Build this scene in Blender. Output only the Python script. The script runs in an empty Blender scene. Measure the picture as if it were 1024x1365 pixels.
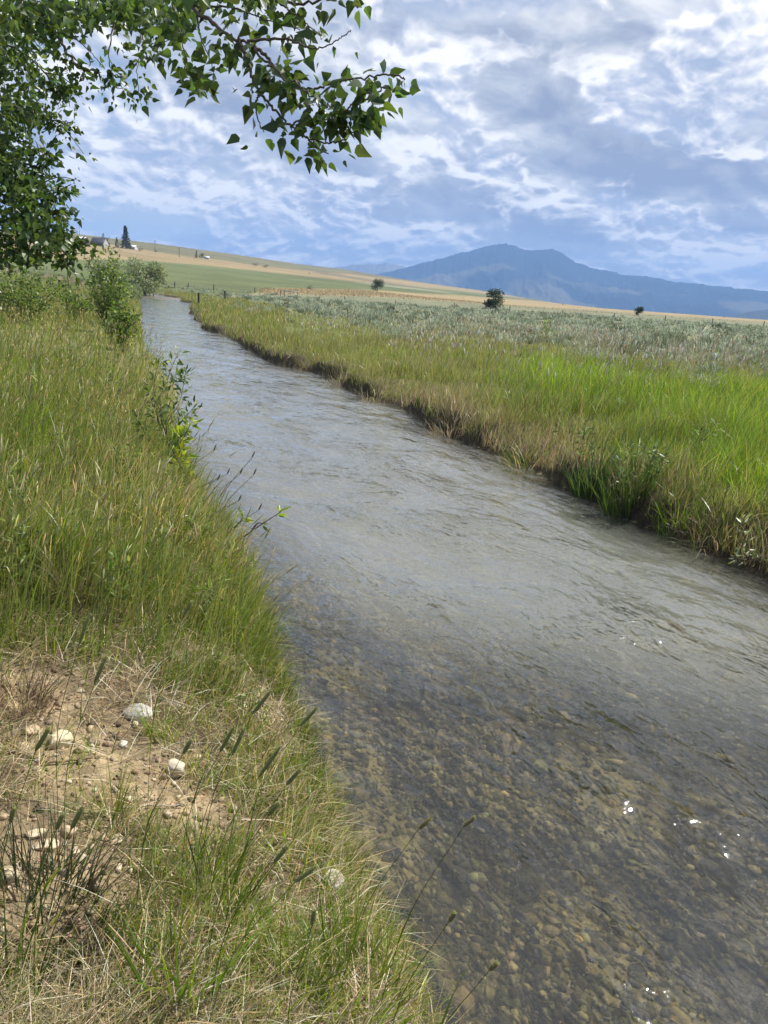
import bpy, bmesh, math, random
import numpy as np
from mathutils import Vector, noise as mnoise

# ---------------------------------------------------------------- camera, sky, sun, exposure
scene = bpy.context.scene
COL = scene.collection
rng = np.random.default_rng(7)
random.seed(7)
rad = math.radians

FPX, CAM_H, PITCH, ROLL = 1026.0, 2.2, rad(15.6), rad(3.5)
R0 = np.array([1.0, 0, 0]); FW = np.array([0, math.cos(PITCH), -math.sin(PITCH)]); U0 = np.array([0, math.sin(PITCH), math.cos(PITCH)])
RT = math.cos(ROLL) * R0 + math.sin(ROLL) * U0
UP = -math.sin(ROLL) * R0 + math.cos(ROLL) * U0
CAM = np.array([0, 0, CAM_H])

cd = bpy.data.cameras.new('camera'); cam = bpy.data.objects.new('camera', cd); COL.objects.link(cam)
from mathutils import Matrix
cam.matrix_world = Matrix(((RT[0], UP[0], -FW[0], 0), (RT[1], UP[1], -FW[1], 0), (RT[2], UP[2], -FW[2], CAM_H), (0, 0, 0, 1)))
cd.sensor_fit = 'VERTICAL'; cd.sensor_height = 36.0; cd.lens = 36.0 * FPX / 1365.0
cd.clip_start = 0.05; cd.clip_end = 80000
scene.camera = cam

SUN_EL, SUN_AZ = rad(50), rad(56)          # azimuth measured from +Y towards +X
SUN = np.array([math.sin(SUN_AZ) * math.cos(SUN_EL), math.cos(SUN_AZ) * math.cos(SUN_EL), math.sin(SUN_EL)])
sl = bpy.data.lights.new('sun', 'SUN'); sl.energy = 5.0; sl.angle = rad(0.53); sl.color = (1.0, 0.95, 0.86)
so = bpy.data.objects.new('sun', sl); COL.objects.link(so)
so.rotation_euler = Vector(-SUN).to_track_quat('-Z', 'Y').to_euler()

scene.view_settings.view_transform = 'Standard'; scene.view_settings.look = 'None'
scene.view_settings.gamma = 1.0; scene.view_settings.exposure = 0.62
scene.view_settings.use_curve_mapping = False
cy = scene.cycles
scene.render.engine = 'CYCLES'
cy.max_bounces = 8; cy.diffuse_bounces = 3; cy.glossy_bounces = 3; cy.transmission_bounces = 4
cy.transparent_max_bounces = 12; cy.volume_bounces = 0
cy.caustics_reflective = False; cy.caustics_refractive = False
cy.sample_clamp_indirect = 6.0; cy.use_denoising = True


def ray(px, py):
    px = np.asarray(px, float); py = np.asarray(py, float)
    return FW + ((px - 512) / FPX)[..., None] * RT + ((682.5 - py) / FPX)[..., None] * UP


def azel(px, py):
    d = ray(px, py); return np.degrees(np.arctan2(d[..., 0], d[..., 1])), np.degrees(np.arctan2(d[..., 2], np.hypot(d[..., 0], d[..., 1])))


def at(px, py, depth):
    return CAM + ray(px, py) * np.asarray(depth, float)[..., None]


class NT:
    """Small helper to write node graphs as expressions."""
    def __init__(self, tree):
        self.t = tree; self.n = tree.nodes; self.l = tree.links

    def node(self, kind, **kw):
        n = self.n.new(kind)
        for k, v in kw.items(): setattr(n, k, v)
        return n

    def set(self, sock, v):
        if hasattr(v, 'is_output'): self.l.new(v, sock)
        elif v is not None: sock.default_value = v

    def m(self, op, a, b=None, c=None, clamp=False):
        n = self.node('ShaderNodeMath', operation=op, use_clamp=clamp)
        self.set(n.inputs[0], a)
        if b is not None: self.set(n.inputs[1], b)
        if c is not None: self.set(n.inputs[2], c)
        return n.outputs[0]

    def v(self, op, a, b=None, out=0):
        n = self.node('ShaderNodeVectorMath', operation=op)
        self.set(n.inputs[0], a)
        if b is not None:
            if op == 'SCALE': self.set(n.inputs['Scale'], b)
            else: self.set(n.inputs[1], b)
        return n.outputs[out]

    def noise(self, vec, scale, detail=4.0, rough=0.55, dist=0.0, dims='3D', out=0, w=None, lac=2.0):
        n = self.node('ShaderNodeTexNoise', noise_dimensions=dims)
        self.set(n.inputs['Vector'], vec); n.inputs['Scale'].default_value = scale
        n.inputs['Detail'].default_value = detail; n.inputs['Roughness'].default_value = rough
        n.inputs['Distortion'].default_value = dist; n.inputs['Lacunarity'].default_value = lac
        return n.outputs[out]

    def ramp(self, fac, stops, interp='LINEAR'):
        n = self.node('ShaderNodeValToRGB'); self.set(n.inputs[0], fac)
        e = n.color_ramp; e.interpolation = interp
        while len(e.elements) < len(stops): e.elements.new(0.5)
        for el, (p, c) in zip(e.elements, stops):
            el.position = p; el.color = (c[0], c[1], c[2], 1) if not isinstance(c, (int, float)) else (c, c, c, 1)
        return n.outputs[0]

    def smooth(self, x, a, b):
        n = self.node('ShaderNodeMapRange', interpolation_type='SMOOTHSTEP')
        self.set(n.inputs[0], x); self.set(n.inputs[1], a); self.set(n.inputs[2], b)
        return n.outputs[0]

    def mix(self, fac, a, b, blend='MIX'):
        n = self.node('ShaderNodeMix', data_type='RGBA', blend_type=blend)
        self.set(n.inputs[0], fac)
        for s, v in ((n.inputs[6], a), (n.inputs[7], b)):
            self.set(s, v if hasattr(v, 'is_output') else (v[0], v[1], v[2], 1))
        return n.outputs[2]

    def comb(self, x, y, z):
        n = self.node('ShaderNodeCombineXYZ')
        for s, v in zip(n.inputs, (x, y, z)): self.set(s, v)
        return n.outputs[0]

    def sep(self, vec):
        n = self.node('ShaderNodeSeparateXYZ'); self.set(n.inputs[0], vec); return n.outputs


# ---- world: Nishita sky with a deck of broken cloud (a field of noise on a plane high above, so it shrinks to the horizon)
world = bpy.data.worlds.new('World'); scene.world = world; world.use_nodes = True
W = NT(world.node_tree); W.n.clear()
out = W.node('ShaderNodeOutputWorld'); bg = W.node('ShaderNodeBackground')
sky = W.node('ShaderNodeTexSky', sky_type='NISHITA', sun_disc=False, sun_elevation=SUN_EL, sun_rotation=SUN_AZ)
sky.altitude = 1500; sky.air_density = 1.2; sky.dust_density = 0.6; sky.ozone_density = 1.5
D = W.v('NORMALIZE', W.node('ShaderNodeTexCoord').outputs['Generated'])
dx, dy, dz = W.sep(D)
zz = W.m('MAXIMUM', dz, -0.15)


def blob(px, py, sx, sy, ang=0.0):
    """soft patch of sky round one direction; half-axes in degrees, ang turns it"""
    c = ray(px, py); c = c / np.linalg.norm(c)
    h = np.cross(c, (0, 0, 1)); h /= np.linalg.norm(h); v = np.cross(h, c)
    a = rad(ang); e1 = math.cos(a) * h + math.sin(a) * v; e2 = -math.sin(a) * h + math.cos(a) * v
    q1 = W.m('MULTIPLY', W.v('DOT_PRODUCT', D, tuple(e1), out=1), 1 / math.sin(rad(sx)))
    q2 = W.m('MULTIPLY', W.v('DOT_PRODUCT', D, tuple(e2), out=1), 1 / math.sin(rad(sy)))
    q0 = W.m('GREATER_THAN', W.v('DOT_PRODUCT', D, tuple(c), out=1), 0.0)
    e = W.m('EXPONENT', W.m('MULTIPLY', W.m('ADD', W.m('MULTIPLY', q1, q1), W.m('MULTIPLY', q2, q2)), -1.0))
    return W.m('MULTIPLY', e, q0)


def wsum(terms):
    s = None
    for b, k in terms:
        x = W.m('MULTIPLY', b, k); s = x if s is None else W.m('ADD', s, x)
    return s


den = W.m('ADD', zz, 0.42)
P0 = W.comb(W.m('DIVIDE', dx, den), W.m('DIVIDE', dy, den), 0.0)
psun = SUN[:2] / (SUN[2] + 0.42)
toSun = W.v('NORMALIZE', W.v('SUBTRACT', (psun[0], psun[1], 0), P0))


def streak(p, th, k):
    """stretch the noise along one direction of the cloud plane"""
    c, s_ = math.cos(rad(th)), math.sin(rad(th)); x, y, _ = W.sep(p)
    return W.comb(W.m('MULTIPLY', W.m('ADD', W.m('MULTIPLY', x, c), W.m('MULTIPLY', y, s_)), k), W.m('ADD', W.m('MULTIPLY', x, -s_), W.m('MULTIPLY', y, c)), 0.0)


def warped(p, sc, amt, seed):
    q = W.v('ADD', p, (seed, seed * .7, seed * .3))
    return W.v('ADD', q, W.v('SCALE', W.v('SUBTRACT', W.noise(q, sc, 3, 0.55, out=1), (0.5, 0.5, 0.5)), amt))


def shifted(p, amt):
    n = W.node('ShaderNodeVectorMath', operation='SCALE'); W.set(n.inputs[0], toSun); n.inputs['Scale'].default_value = amt
    return W.v('ADD', p, n.outputs[0])


def soft(p): return W.noise(warped(streak(p, 22, .88), 2.6, .34, 3.1), 3.0, 8, 0.55)
def puff(p):
    q = warped(streak(p, 16, 1.0), 4.0, .10, 8.3)
    v = W.m('MULTIPLY_ADD', W.noise(q, 1.95, 4, 0.5), 1.15, -0.245)
    for sc, k in ((5.0, .17), (11.0, .11), (23.0, .06), (48.0, .03)):
        bl = W.m('ABSOLUTE', W.m('MULTIPLY_ADD', W.noise(W.v('ADD', q, (sc, sc * .37, 0)), sc, 1.0, 0.5), 2.0, -1.0))
        v = W.m('ADD', v, W.m('MULTIPLY', W.m('SUBTRACT', 0.95, W.m('MULTIPLY', bl, 2.2)), k))
    return v


# deck of soft grey stratocumulus
s0 = soft(P0); s1 = soft(shifted(P0, .05))
deckbias = wsum([(blob(120, 125, 3.0, 2.0, 0), -0.40), (blob(230, 300, 13, 2.3, -5), -0.30), (blob(70, 290, 9, 4.5, 0), -0.20), (blob(560, 112, 2.4, 1.6, -30), -0.26), (blob(330, 110, 10, 5, -15), 0.18),
                 (blob(860, 240, 16, 6, -8), 0.16), (blob(600, 280, 12, 3, -12), 0.14), (blob(720, 60, 14, 6), 0.14)])
sd = W.m('ADD', W.m('ADD', s0, deckbias), 0.10)
back = W.smooth(dy, 0.10, -0.45)
sd = W.m('SUBTRACT', sd, W.m('MULTIPLY', back, 0.30))
deck = W.smooth(sd, 0.40, 0.58)
dl = W.m('ADD', W.m('MULTIPLY_ADD', W.m('SUBTRACT', s0, s1), 4.2, 0.46), wsum([(blob(900, 235, 13, 3.2, -6), -0.34), (blob(340, 110, 10, 4.5, -15), -0.20), (blob(620, 275, 12, 3, -12), -0.28), (blob(690, 130, 5, 3, 0), -0.12),
         (blob(640, 50, 13, 5), 0.22), (blob(960, 90, 7, 6), 0.15), (blob(560, 190, 5, 3.5, -20), 0.2)]))
dcol = W.ramp(dl, [(0.0, (0.27, 0.305, 0.40)), (0.35, (0.39, 0.42, 0.49)), (0.65, (0.57, 0.59, 0.62)), (1.0, (0.80, 0.79, 0.77))])
# brighter, crisper cumulus in front of it
p0 = puff(P0); p1 = puff(shifted(P0, .025)); p2 = puff(shifted(P0, .07))
cb = wsum([(blob(840, 150, 4.6, 2.0, -14), 0.34), (blob(745, 150, 2.0, 2.4, 0), -0.16), (blob(960, 120, 5, 4, 20), 0.10), (blob(200, 215, 10, 3.6, -22), 0.13), (blob(640, 200, 7, 2.6, -25), 0.12), (blob(870, 285, 12, 1.1, -14), 0.14), (blob(460, 336, 8, 1.0, 2), 0.34), (blob(332, 305, .9, .45, 0), 0.30),
           (blob(590, 150, 3, 3, 0), 0.10), (blob(640, 30, 14, 4), 0.05), (blob(340, 100, 9, 4, -15), -0.22), (blob(900, 235, 9, 1.9, -8), -0.20), (blob(610, 270, 9, 1.6, -12), -0.16), (blob(230, 295, 8, 1.1, -4), -0.22), (blob(330, 330, 9, .8, 0), 0.14), (blob(690, 120, 3, 2.4, 0), -.14)])
pd = W.m('SUBTRACT', W.m('ADD', p0, cb), W.m('MULTIPLY', back, 0.16))
cum = W.smooth(pd, 0.45, 0.64)
thick = W.smooth(pd, 0.58, 0.85)
cl = W.m('ADD', W.m('MULTIPLY_ADD', W.m('SUBTRACT', p0, p1), 4.5, 0.62), W.m('MULTIPLY', W.m('SUBTRACT', p0, p2), 2.2))
cl = W.m('ADD', W.m('SUBTRACT', cl, W.m('MULTIPLY', thick, 0.22)), wsum([(blob(850, 135, 4.0, 1.3, -14), 0.45), (blob(900, 245, 12, 2.6, -6), -0.35), (blob(850, 185, 5, 1.2, -10), -0.30), (blob(990, 130, 3, 2, 0), 0.2)]))
ccol = W.ramp(cl, [(0.05, (0.36, 0.42, 0.55)), (0.40, (0.52, 0.55, 0.64)), (0.70, (0.76, 0.76, 0.77)), (0.95, (1.0, 0.97, 0.92))])
blue = W.v('SCALE', sky.outputs[0], 0.085)
hz = W.smooth(dz, 0.20, 0.02)
blue = W.mix(W.m('MULTIPLY', hz, 0.85), blue, (0.60, 0.65, 0.69))
c1 = W.mix(deck, blue, dcol)
c2 = W.mix(W.m('MULTIPLY', cum, 0.94), c1, ccol)
final = W.mix(W.smooth(dz, -0.03, 0.008), blue, c2)
# cloud scatters light forward: it is brighter the nearer it stands to the sun
sa_ = W.m('ARCCOSINE', W.v('DOT_PRODUCT', D, tuple(SUN), out=1))
glow = W.m('EXPONENT', W.m('MULTIPLY', W.m('MULTIPLY', sa_, sa_), -1.0 / math.radians(17) ** 2))
final = W.v('SCALE', final, W.m('MULTIPLY', 0.885, W.m('MULTIPLY', W.m('MULTIPLY_ADD', glow, 2.2, 1.0), W.m('MULTIPLY_ADD', W.smooth(dz, 0.52, 0.80), 0.15, 1.0))))
W.l.new(final, bg.inputs[0]); bg.inputs[1].default_value = 1.0
W.l.new(bg.outputs[0], out.inputs[0])
try: world.cycles.sampling_method = 'MANUAL'; world.cycles.sample_map_resolution = 512
except Exception: pass

# ---------------------------------------------------------------- helpers


class B:
    """Collects vertices, faces of any size and one colour per vertex, then links them as ONE mesh object."""
    def __init__(self): self.v = []; self.c = []; self.loops = []; self.sizes = []; self.n = 0

    def add(self, v, f, c):
        v = np.asarray(v, np.float32).reshape(-1, 3); f = np.asarray(f, np.int64)
        c = np.broadcast_to(np.asarray(c, np.float32), (len(v), 3))
        self.v.append(v); self.c.append(c); self.loops.append((f + self.n).ravel()); self.sizes.append(np.full(len(f), f.shape[1]))
        self.n += len(v); return self

    def mesh(self, name, mat, smooth=False):
        v = np.concatenate(self.v); c = np.concatenate(self.c); lo = np.concatenate(self.loops); sz = np.concatenate(self.sizes)
        me = bpy.data.meshes.new(name)
        me.vertices.add(len(v)); me.loops.add(len(lo)); me.polygons.add(len(sz))
        me.vertices.foreach_set('co', v.ravel().astype(np.float32))
        me.loops.foreach_set('vertex_index', lo.astype(np.int32))
        st = np.zeros(len(sz), np.int32); st[1:] = np.cumsum(sz)[:-1]
        me.polygons.foreach_set('loop_start', st)
        if smooth: me.polygons.foreach_set('use_smooth', np.ones(len(sz), bool))
        a = me.attributes.new('col', 'FLOAT_COLOR', 'POINT')
        a.data.foreach_set('color', np.concatenate([c, np.ones((len(c), 1), np.float32)], 1).ravel().astype(np.float32))
        me.update(calc_edges=True)
        if mat: me.materials.append(mat)
        return me

    def build(self, name, mat, parent=None, smooth=False, origin=None):
        if origin is not None:
            self.v = [q - np.asarray(origin, np.float32) for q in self.v]
        o = bpy.data.objects.new(name, self.mesh(name, mat, smooth)); COL.objects.link(o)
        if origin is not None and parent is None: o.location = [float(q) for q in origin]
        if parent is not None: o.parent = parent
        return o


def tag(o, label, cat=None, group=None, kind=None):
    o['label'] = label
    if cat: o['category'] = cat
    if group: o['group'] = group
    if kind: o['kind'] = kind
    return o


def empty(name, loc):
    o = bpy.data.objects.new(name, None); COL.objects.link(o); o.location = [float(q) for q in loc]; o.empty_display_size = 0.2; return o


def copy_tree(o, parent=None):
    kids = [k for k in o.children]
    c = o.copy(); COL.objects.link(c); c.parent = parent
    for k in kids: copy_tree(k, c)
    return c


def hsh(ix, iy, seed):
    h = (ix.astype(np.int64) * 374761393 + iy.astype(np.int64) * 668265263 + seed * 2147483647) & 0xFFFFFFFF
    h = ((h ^ (h >> 13)) * 1274126177) & 0xFFFFFFFF
    return ((h ^ (h >> 16)) & 0xFFFFFF) / float(0xFFFFFF)


def vnoise(x, y, seed=0):
    x = np.asarray(x, float); y = np.asarray(y, float)
    ix = np.floor(x); iy = np.floor(y); fx = x - ix; fy = y - iy
    fx = fx * fx * fx * (fx * (fx * 6 - 15) + 10); fy = fy * fy * fy * (fy * (fy * 6 - 15) + 10)
    a = hsh(ix, iy, seed); b = hsh(ix + 1, iy, seed); c = hsh(ix, iy + 1, seed); d = hsh(ix + 1, iy + 1, seed)
    return (a * (1 - fx) + b * fx) * (1 - fy) + (c * (1 - fx) + d * fx) * fy


def fbm(x, y, oct=4, seed=0, gain=0.5):
    s = 0; a = 1; t = 0
    for i in range(oct):
        s = s + a * vnoise(x * 2 ** i + 13.7 * i, y * 2 ** i - 7.1 * i, seed + i); t += a; a *= gain
    return s / t


def sstep(x, a, b):
    t = np.clip((x - a) / (b - a), 0, 1); return t * t * (3 - 2 * t)


# ---------------------------------------------------------------- the stream's two banks, the ground
EDGE_L = np.array([(2.6, -9), (1.5, -3), (0.72, 0), (0.21, 1.91), (0.05, 2.61), (-0.07, 3.1), (-0.31, 3.74), (-0.69, 4.66), (-1.06, 5.56), (-1.34, 6.34), (-1.95, 7.85),
                   (-2.88, 10.46), (-4.39, 15.45), (-7.93, 25.4), (-14.3, 44.2), (-26.6, 82.5), (-38.4, 118), (-56, 150), (-95, 190), (-170, 240)])
EDGE_R = np.array([(8.2, -9), (6.0, -3), (5.2, 0), (4.75, 2.0), (4.1, 4.5), (3.44, 6.49), (3.01, 7.63), (2.41, 9.02), (2.02, 10.6), (1.17, 13.04), (-0.01, 15.75), (-1.59, 19.9), (-3.2, 23.15),
                   (-5.53, 29.6), (-10.5, 44.8), (-15.6, 60.7), (-25.3, 97), (-36.5, 132), (-50, 162), (-90, 201), (-165, 250)])


def wiggle(E, amp, seed):
    t = np.concatenate([[0], np.cumsum(np.hypot(*np.diff(E, axis=0).T))])
    q = []; s = 0
    while s < t[-1]:
        q.append(s); yy = np.interp(s, t, E[:, 1]); s += 0.35 + 0.05 * max(yy, 0) ** 1.1
    q = np.array(q + [t[-1]])
    x = np.interp(q, t, E[:, 0]); y = np.interp(q, t, E[:, 1])
    k = np.minimum(1 + np.maximum(y, 0) / 40, 3)
    return np.stack([x + (vnoise(q * 0.9, q * 0, seed) - .5) * amp * k + (vnoise(q * 0.3, q * 0, seed + 1) - .5) * amp * 1.6 * k, y], 1)


EL = wiggle(EDGE_L, 0.16, 3); ER = wiggle(EDGE_R, 0.42, 9)


def sdist(x, y, E):
    best = np.full(x.shape, 1e18); sg = np.zeros(x.shape)
    for a, b in zip(E[:-1], E[1:]):
        d = b - a; L2 = d @ d
        t = np.clip(((x - a[0]) * d[0] + (y - a[1]) * d[1]) / L2, 0, 1)
        q = (x - a[0] - t * d[0]) ** 2 + (y - a[1] - t * d[1]) ** 2
        cr = d[0] * (y - a[1]) - d[1] * (x - a[0])
        m = q < best
        best = np.where(m, q, best); sg = np.where(m, np.sign(cr), sg)
    return np.sqrt(best) * sg          # positive to the left of the line


CREST = np.array([(-900, 268, 900), (-300, 290, 1000), (0, 305, 1150), (100, 311, 1200), (220, 326, 1300), (300, 337, 1500), (400, 352, 1800), (460, 359, 2000), (560, 376, 2200), (640, 387, 2300), (700, 397, 2300),
                  (745, 404.5, 1200), (800, 410.5, 900), (1024, 426.5, 900), (1500, 456, 900)])
caz, cel = azel(CREST[:, 0], CREST[:, 1])


def height(x, y, full=False):
    x = np.asarray(x, float); y = np.asarray(y, float)
    r = np.hypot(x, y); near = r < 330
    sl_ = np.full(x.shape, 500.0); sr_ = np.full(x.shape, 500.0)
    if near.any():
        sl_[near] = sdist(x[near], y[near], EL); sr_[near] = -sdist(x[near], y[near], ER)
    sl_[~near] = 500; sr_[~near] = 500
    ins = (sl_ < 0) & (sr_ < 0)
    e = np.minimum(-sl_, -sr_)
    bed = -(0.30 + 0.28 * sstep(y, 3, 9)) * (1 - np.exp(-np.maximum(e, 0) / 0.9)) - 0.02 + 0.05 * (fbm(x * 2.5, y * 2.5, 3, 5) - .5)
    farf = np.clip((y - 20) / 60, 0, 1)
    dl = np.maximum(sl_, 0); dr = np.maximum(sr_, 0)
    zl = (0.62 - 0.25 * farf) * (1 - np.exp(-dl / 0.55)) + 0.12 * (1 - np.exp(-dl / 4)) + 0.10 * (fbm(x * 1.3, y * 1.3, 4, 21) - .5) * np.clip(dl * 3, 0, 1)
    zr = (0.33 - 0.08 * farf) * (1 - np.exp(-dr / (0.07 + 0.55 * sstep(fbm(x * .55, y * .55, 3, 66), .42, .68)))) + 0.22 * (1 - np.exp(-dr / 4)) + 0.16 * (fbm(x * 0.7, y * 0.7, 4, 33) - .5) * np.clip(dr * 2, 0, 1)
    useL = sl_ > sr_
    z = np.where(ins, bed, np.where(useL, zl, zr))
    z = z - 0.15 * np.exp(-(((x + .80) / .15) ** 2 + ((y - 1.55) / .14) ** 2))
    z = np.where(r > 330, 0.55, z)
    z = z + np.where(ins, 0, (fbm(x / 25, y / 25, 3, 40) - .5) * 0.5 * sstep(r, 25, 120))
    az = np.degrees(np.arctan2(x, y))
    ce = np.interp(az, caz, cel); dc = np.interp(az, caz, CREST[:, 2])
    zc = CAM_H + np.tan(np.radians(ce)) * dc - 0.6
    d0 = np.interp(az, [-30, -8, 5, 30], [110, 190, 240, 300])
    s = np.clip((r - d0) / (dc - d0), 0, None)
    prof = np.where(s <= 1, np.clip(s, 0, 1) ** 1.22, 1 - 0.35 * (s - 1) - 0.02 * (s - 1) ** 2)
    prof = np.maximum(prof, -1.5)
    hill = zc * prof + np.where(s > 0, (fbm(x / 180, y / 180, 3, 50) - .5) * np.minimum(s, 1) * (1 - np.minimum(s, 1)) * 0.12 * np.maximum(zc, 3), 0)
    hill = np.where(s > 1, np.minimum(hill, zc) - (s - 1) * 12, hill)
    z = z + np.where(s > 0, hill, 0)
    z = np.maximum(z, -60)
    if full: return z, sl_, sr_, ins, s
    return z


def H1(x, y): return float(height(np.array([x]), np.array([y]))[0])


def project(x, y, z):
    d = np.stack([x, y, z - CAM_H], -1)
    f = d @ FW; return 512 + FPX * (d @ RT) / f, 682.5 - FPX * (d @ UP) / f


def hit(px, py, tmin=1.0, tmax=3000):
    """where the ray through a pixel of the photograph meets the ground"""
    d = ray(px, py); t = np.geomspace(tmin, tmax, 6000)
    p = CAM + t[:, None] * d
    h = height(p[:, 0], p[:, 1]); b = np.nonzero(p[:, 2] <= h)[0]
    k = b[0] if len(b) else len(t) - 1
    return np.array([p[k, 0], p[k, 1], h[k]])


def lin(r, g, b):
    f = lambda c: c / 255 / 12.92 if c <= 10 else ((c / 255 + .055) / 1.055) ** 2.4
    return np.array([f(r), f(g), f(b)])


SHARE_SOIL = [(-0.98, 2.42, 0.36, 0.40), (-0.86, 1.85, 0.36, 0.30), (-1.35, 2.75, 0.3, 0.3), (-0.62, 2.3, 0.16, 0.2)]


def soil_amount(x, y):
    s = np.zeros(np.shape(x))
    for cx, cyy, a, b in SHARE_SOIL:
        s = np.maximum(s, np.exp(-(((x - cx) / a) ** 2 + ((y - cyy) / b) ** 2) * 1.2))
    return np.clip(s + (fbm(x * 3, y * 3, 3, 61) - .5) * 0.7, 0, 1)


def bline(xs, ys): return lambda px: np.interp(px, xs, ys)


def ground_colour(x, y, z, sl_, sr_, ins, s):
    r = np.hypot(x, y)
    n = fbm(x / 3, y / 3, 4, 70); n2 = fbm(x / 60, y / 60, 4, 71)
    c = np.zeros(x.shape + (3,)); c[:] = (0.17, 0.145, 0.075)
    sa = soil_amount(x, y)[..., None]
    soil = np.array([0.32, 0.245, 0.145]); c = np.where(sl_[..., None] > 0, c * (1 - sa) + soil * sa, c)
    c = np.where((sl_ > 0)[..., None] & (r < 9)[..., None], np.array([0.13, 0.098, 0.06]) * (1 - sa) + soil * sa, c)
    # left meadow and grass further away
    tu = (sstep(sr_, .8, 1.6) * (r < 60))[..., None]; c = c * (1 - tu) + np.array([0.085, 0.085, 0.035]) * tu
    gl = np.array([0.14, 0.16, 0.05]) * (0.8 + 0.4 * n[..., None])
    k = sstep(r, 12, 40)[..., None]
    c = c * (1 - k) + gl * k
    # right bank: earth at the cut darkened for its shaded face, turf behind, then grey-green sagebrush ground
    edge = sstep(sr_, 1.0, 0.0)[..., None] * (sr_ > 0)[..., None]
    c = c * (1 - edge) + np.array([0.06, 0.046, 0.03]) * edge
    bnd = 7.5 + 0.24 * np.maximum(x + 10, 0)
    sg = (sstep(sr_ + (n - .5) * 8, bnd - 3, bnd + 4) * (sr_ > 0))[..., None]
    sage = np.array([0.17, 0.175, 0.105]) * (0.75 + 0.5 * n[..., None])
    c = c * (1 - sg) + sage * sg
    # beyond the fence: dry gold strip, green hay field, gold slope, dull upland
    px, py = project(x, y, np.where(r > 100, z, 0))
    wob = (n2 - .5) * 5
    gold = np.array([0.265, 0.205, 0.11]); green = np.array([0.105, 0.125, 0.052]); dull = np.array([0.14, 0.133, 0.072]); dark = np.array([0.13, 0.12, 0.075])
    m = (r > 120) & (y > 0)
    f = np.where(m, 1.0, 0)[..., None]
    y_strip = bline([-500, 200, 300, 370, 520, 700, 1024, 1400], [380, 392, 392, 391.5, 396, 408.5, 429.5, 455])(px)          # lower edge of the dry strip
    y_field = bline([-500, 250, 330, 370, 480, 600, 730, 760, 1400], [380, 392, 392, 384.5, 386, 393, 402, 0, 0])(px)            # green field meets strip
    y_gold = bline([-500, 100, 190, 260, 400, 480, 600, 700, 740, 1400], [345, 346, 347, 353, 367, 375.5, 387, 398, 0, 0])(px)   # green field meets gold slope
    y_dull = bline([-500, 100, 190, 260, 400, 470, 600, 700, 740, 1400], [312, 318, 333, 343, 360, 366, 381, 396, 0, 0])(px)
    yy = py + wob * 0.5
    t = np.zeros_like(c); t[:] = sage
    def blend(t, colour, edge_y, w=1.2):
        a = sstep(yy, edge_y + w, edge_y - w)[..., None]; return t * (1 - a) + colour * a
    far = c.copy()
    far = blend(far, gold * (0.8 + 0.45 * n[..., None]), y_strip, 2.5)
    far = blend(far, green * (0.75 + 0.5 * n2[..., None]), y_field)
    stripe = sstep(np.abs(py - bline([250, 480], [372, 382])(px)), 2.2, 0.8)[..., None] * ((px > 240) & (px < 520))[..., None]
    far = far * (1 - 0.35 * stripe) + green * 0.8 * 0.35 * stripe
    far = blend(far, gold * (0.72 + 0.45 * n2[..., None]), y_gold)
    far = blend(far, dull * (0.75 + 0.5 * n2[..., None]), y_dull)
    dk = sstep(np.abs(py - bline([410, 450, 600], [361.5, 367, 391.5])(px)), 2.2, 1.0) * sstep(px, 405, 430) * sstep(px, 605, 560)
    far = far * (1 - 0.8 * dk[..., None]) + dark * 0.8 * dk[..., None]
    lt = sstep(np.abs(py - bline([470, 600], [376, 390])(px)), 1.6, 0.5) * sstep(px, 460, 500) * sstep(px, 620, 580)
    far = far * (1 - 0.5 * lt[..., None]) + np.array([.30, .30, .2]) * .5 * lt[..., None]
    # sagebrush flat reaches only the right bank's side
    c = np.where(f > 0, far, c)
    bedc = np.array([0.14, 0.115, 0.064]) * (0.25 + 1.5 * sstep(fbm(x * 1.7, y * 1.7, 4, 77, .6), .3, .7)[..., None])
    depth_dark = sstep(np.minimum(-sl_, -sr_), 0.5, 2.0)[..., None]
    depth_dark = depth_dark * sstep(y, 2, 7)[..., None]
    bedc = bedc * (1 - 0.45 * depth_dark) + np.array([0.06, 0.062, 0.04]) * 0.45 * depth_dark  # bed colour darkened mid-channel for light lost in deeper water
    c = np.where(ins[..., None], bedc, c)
    return c


def mat_new(name):
    m = bpy.data.materials.new(name); m.use_nodes = True; t = NT(m.node_tree); t.n.clear(); o = t.node('ShaderNodeOutputMaterial'); return m, t, o


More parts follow.
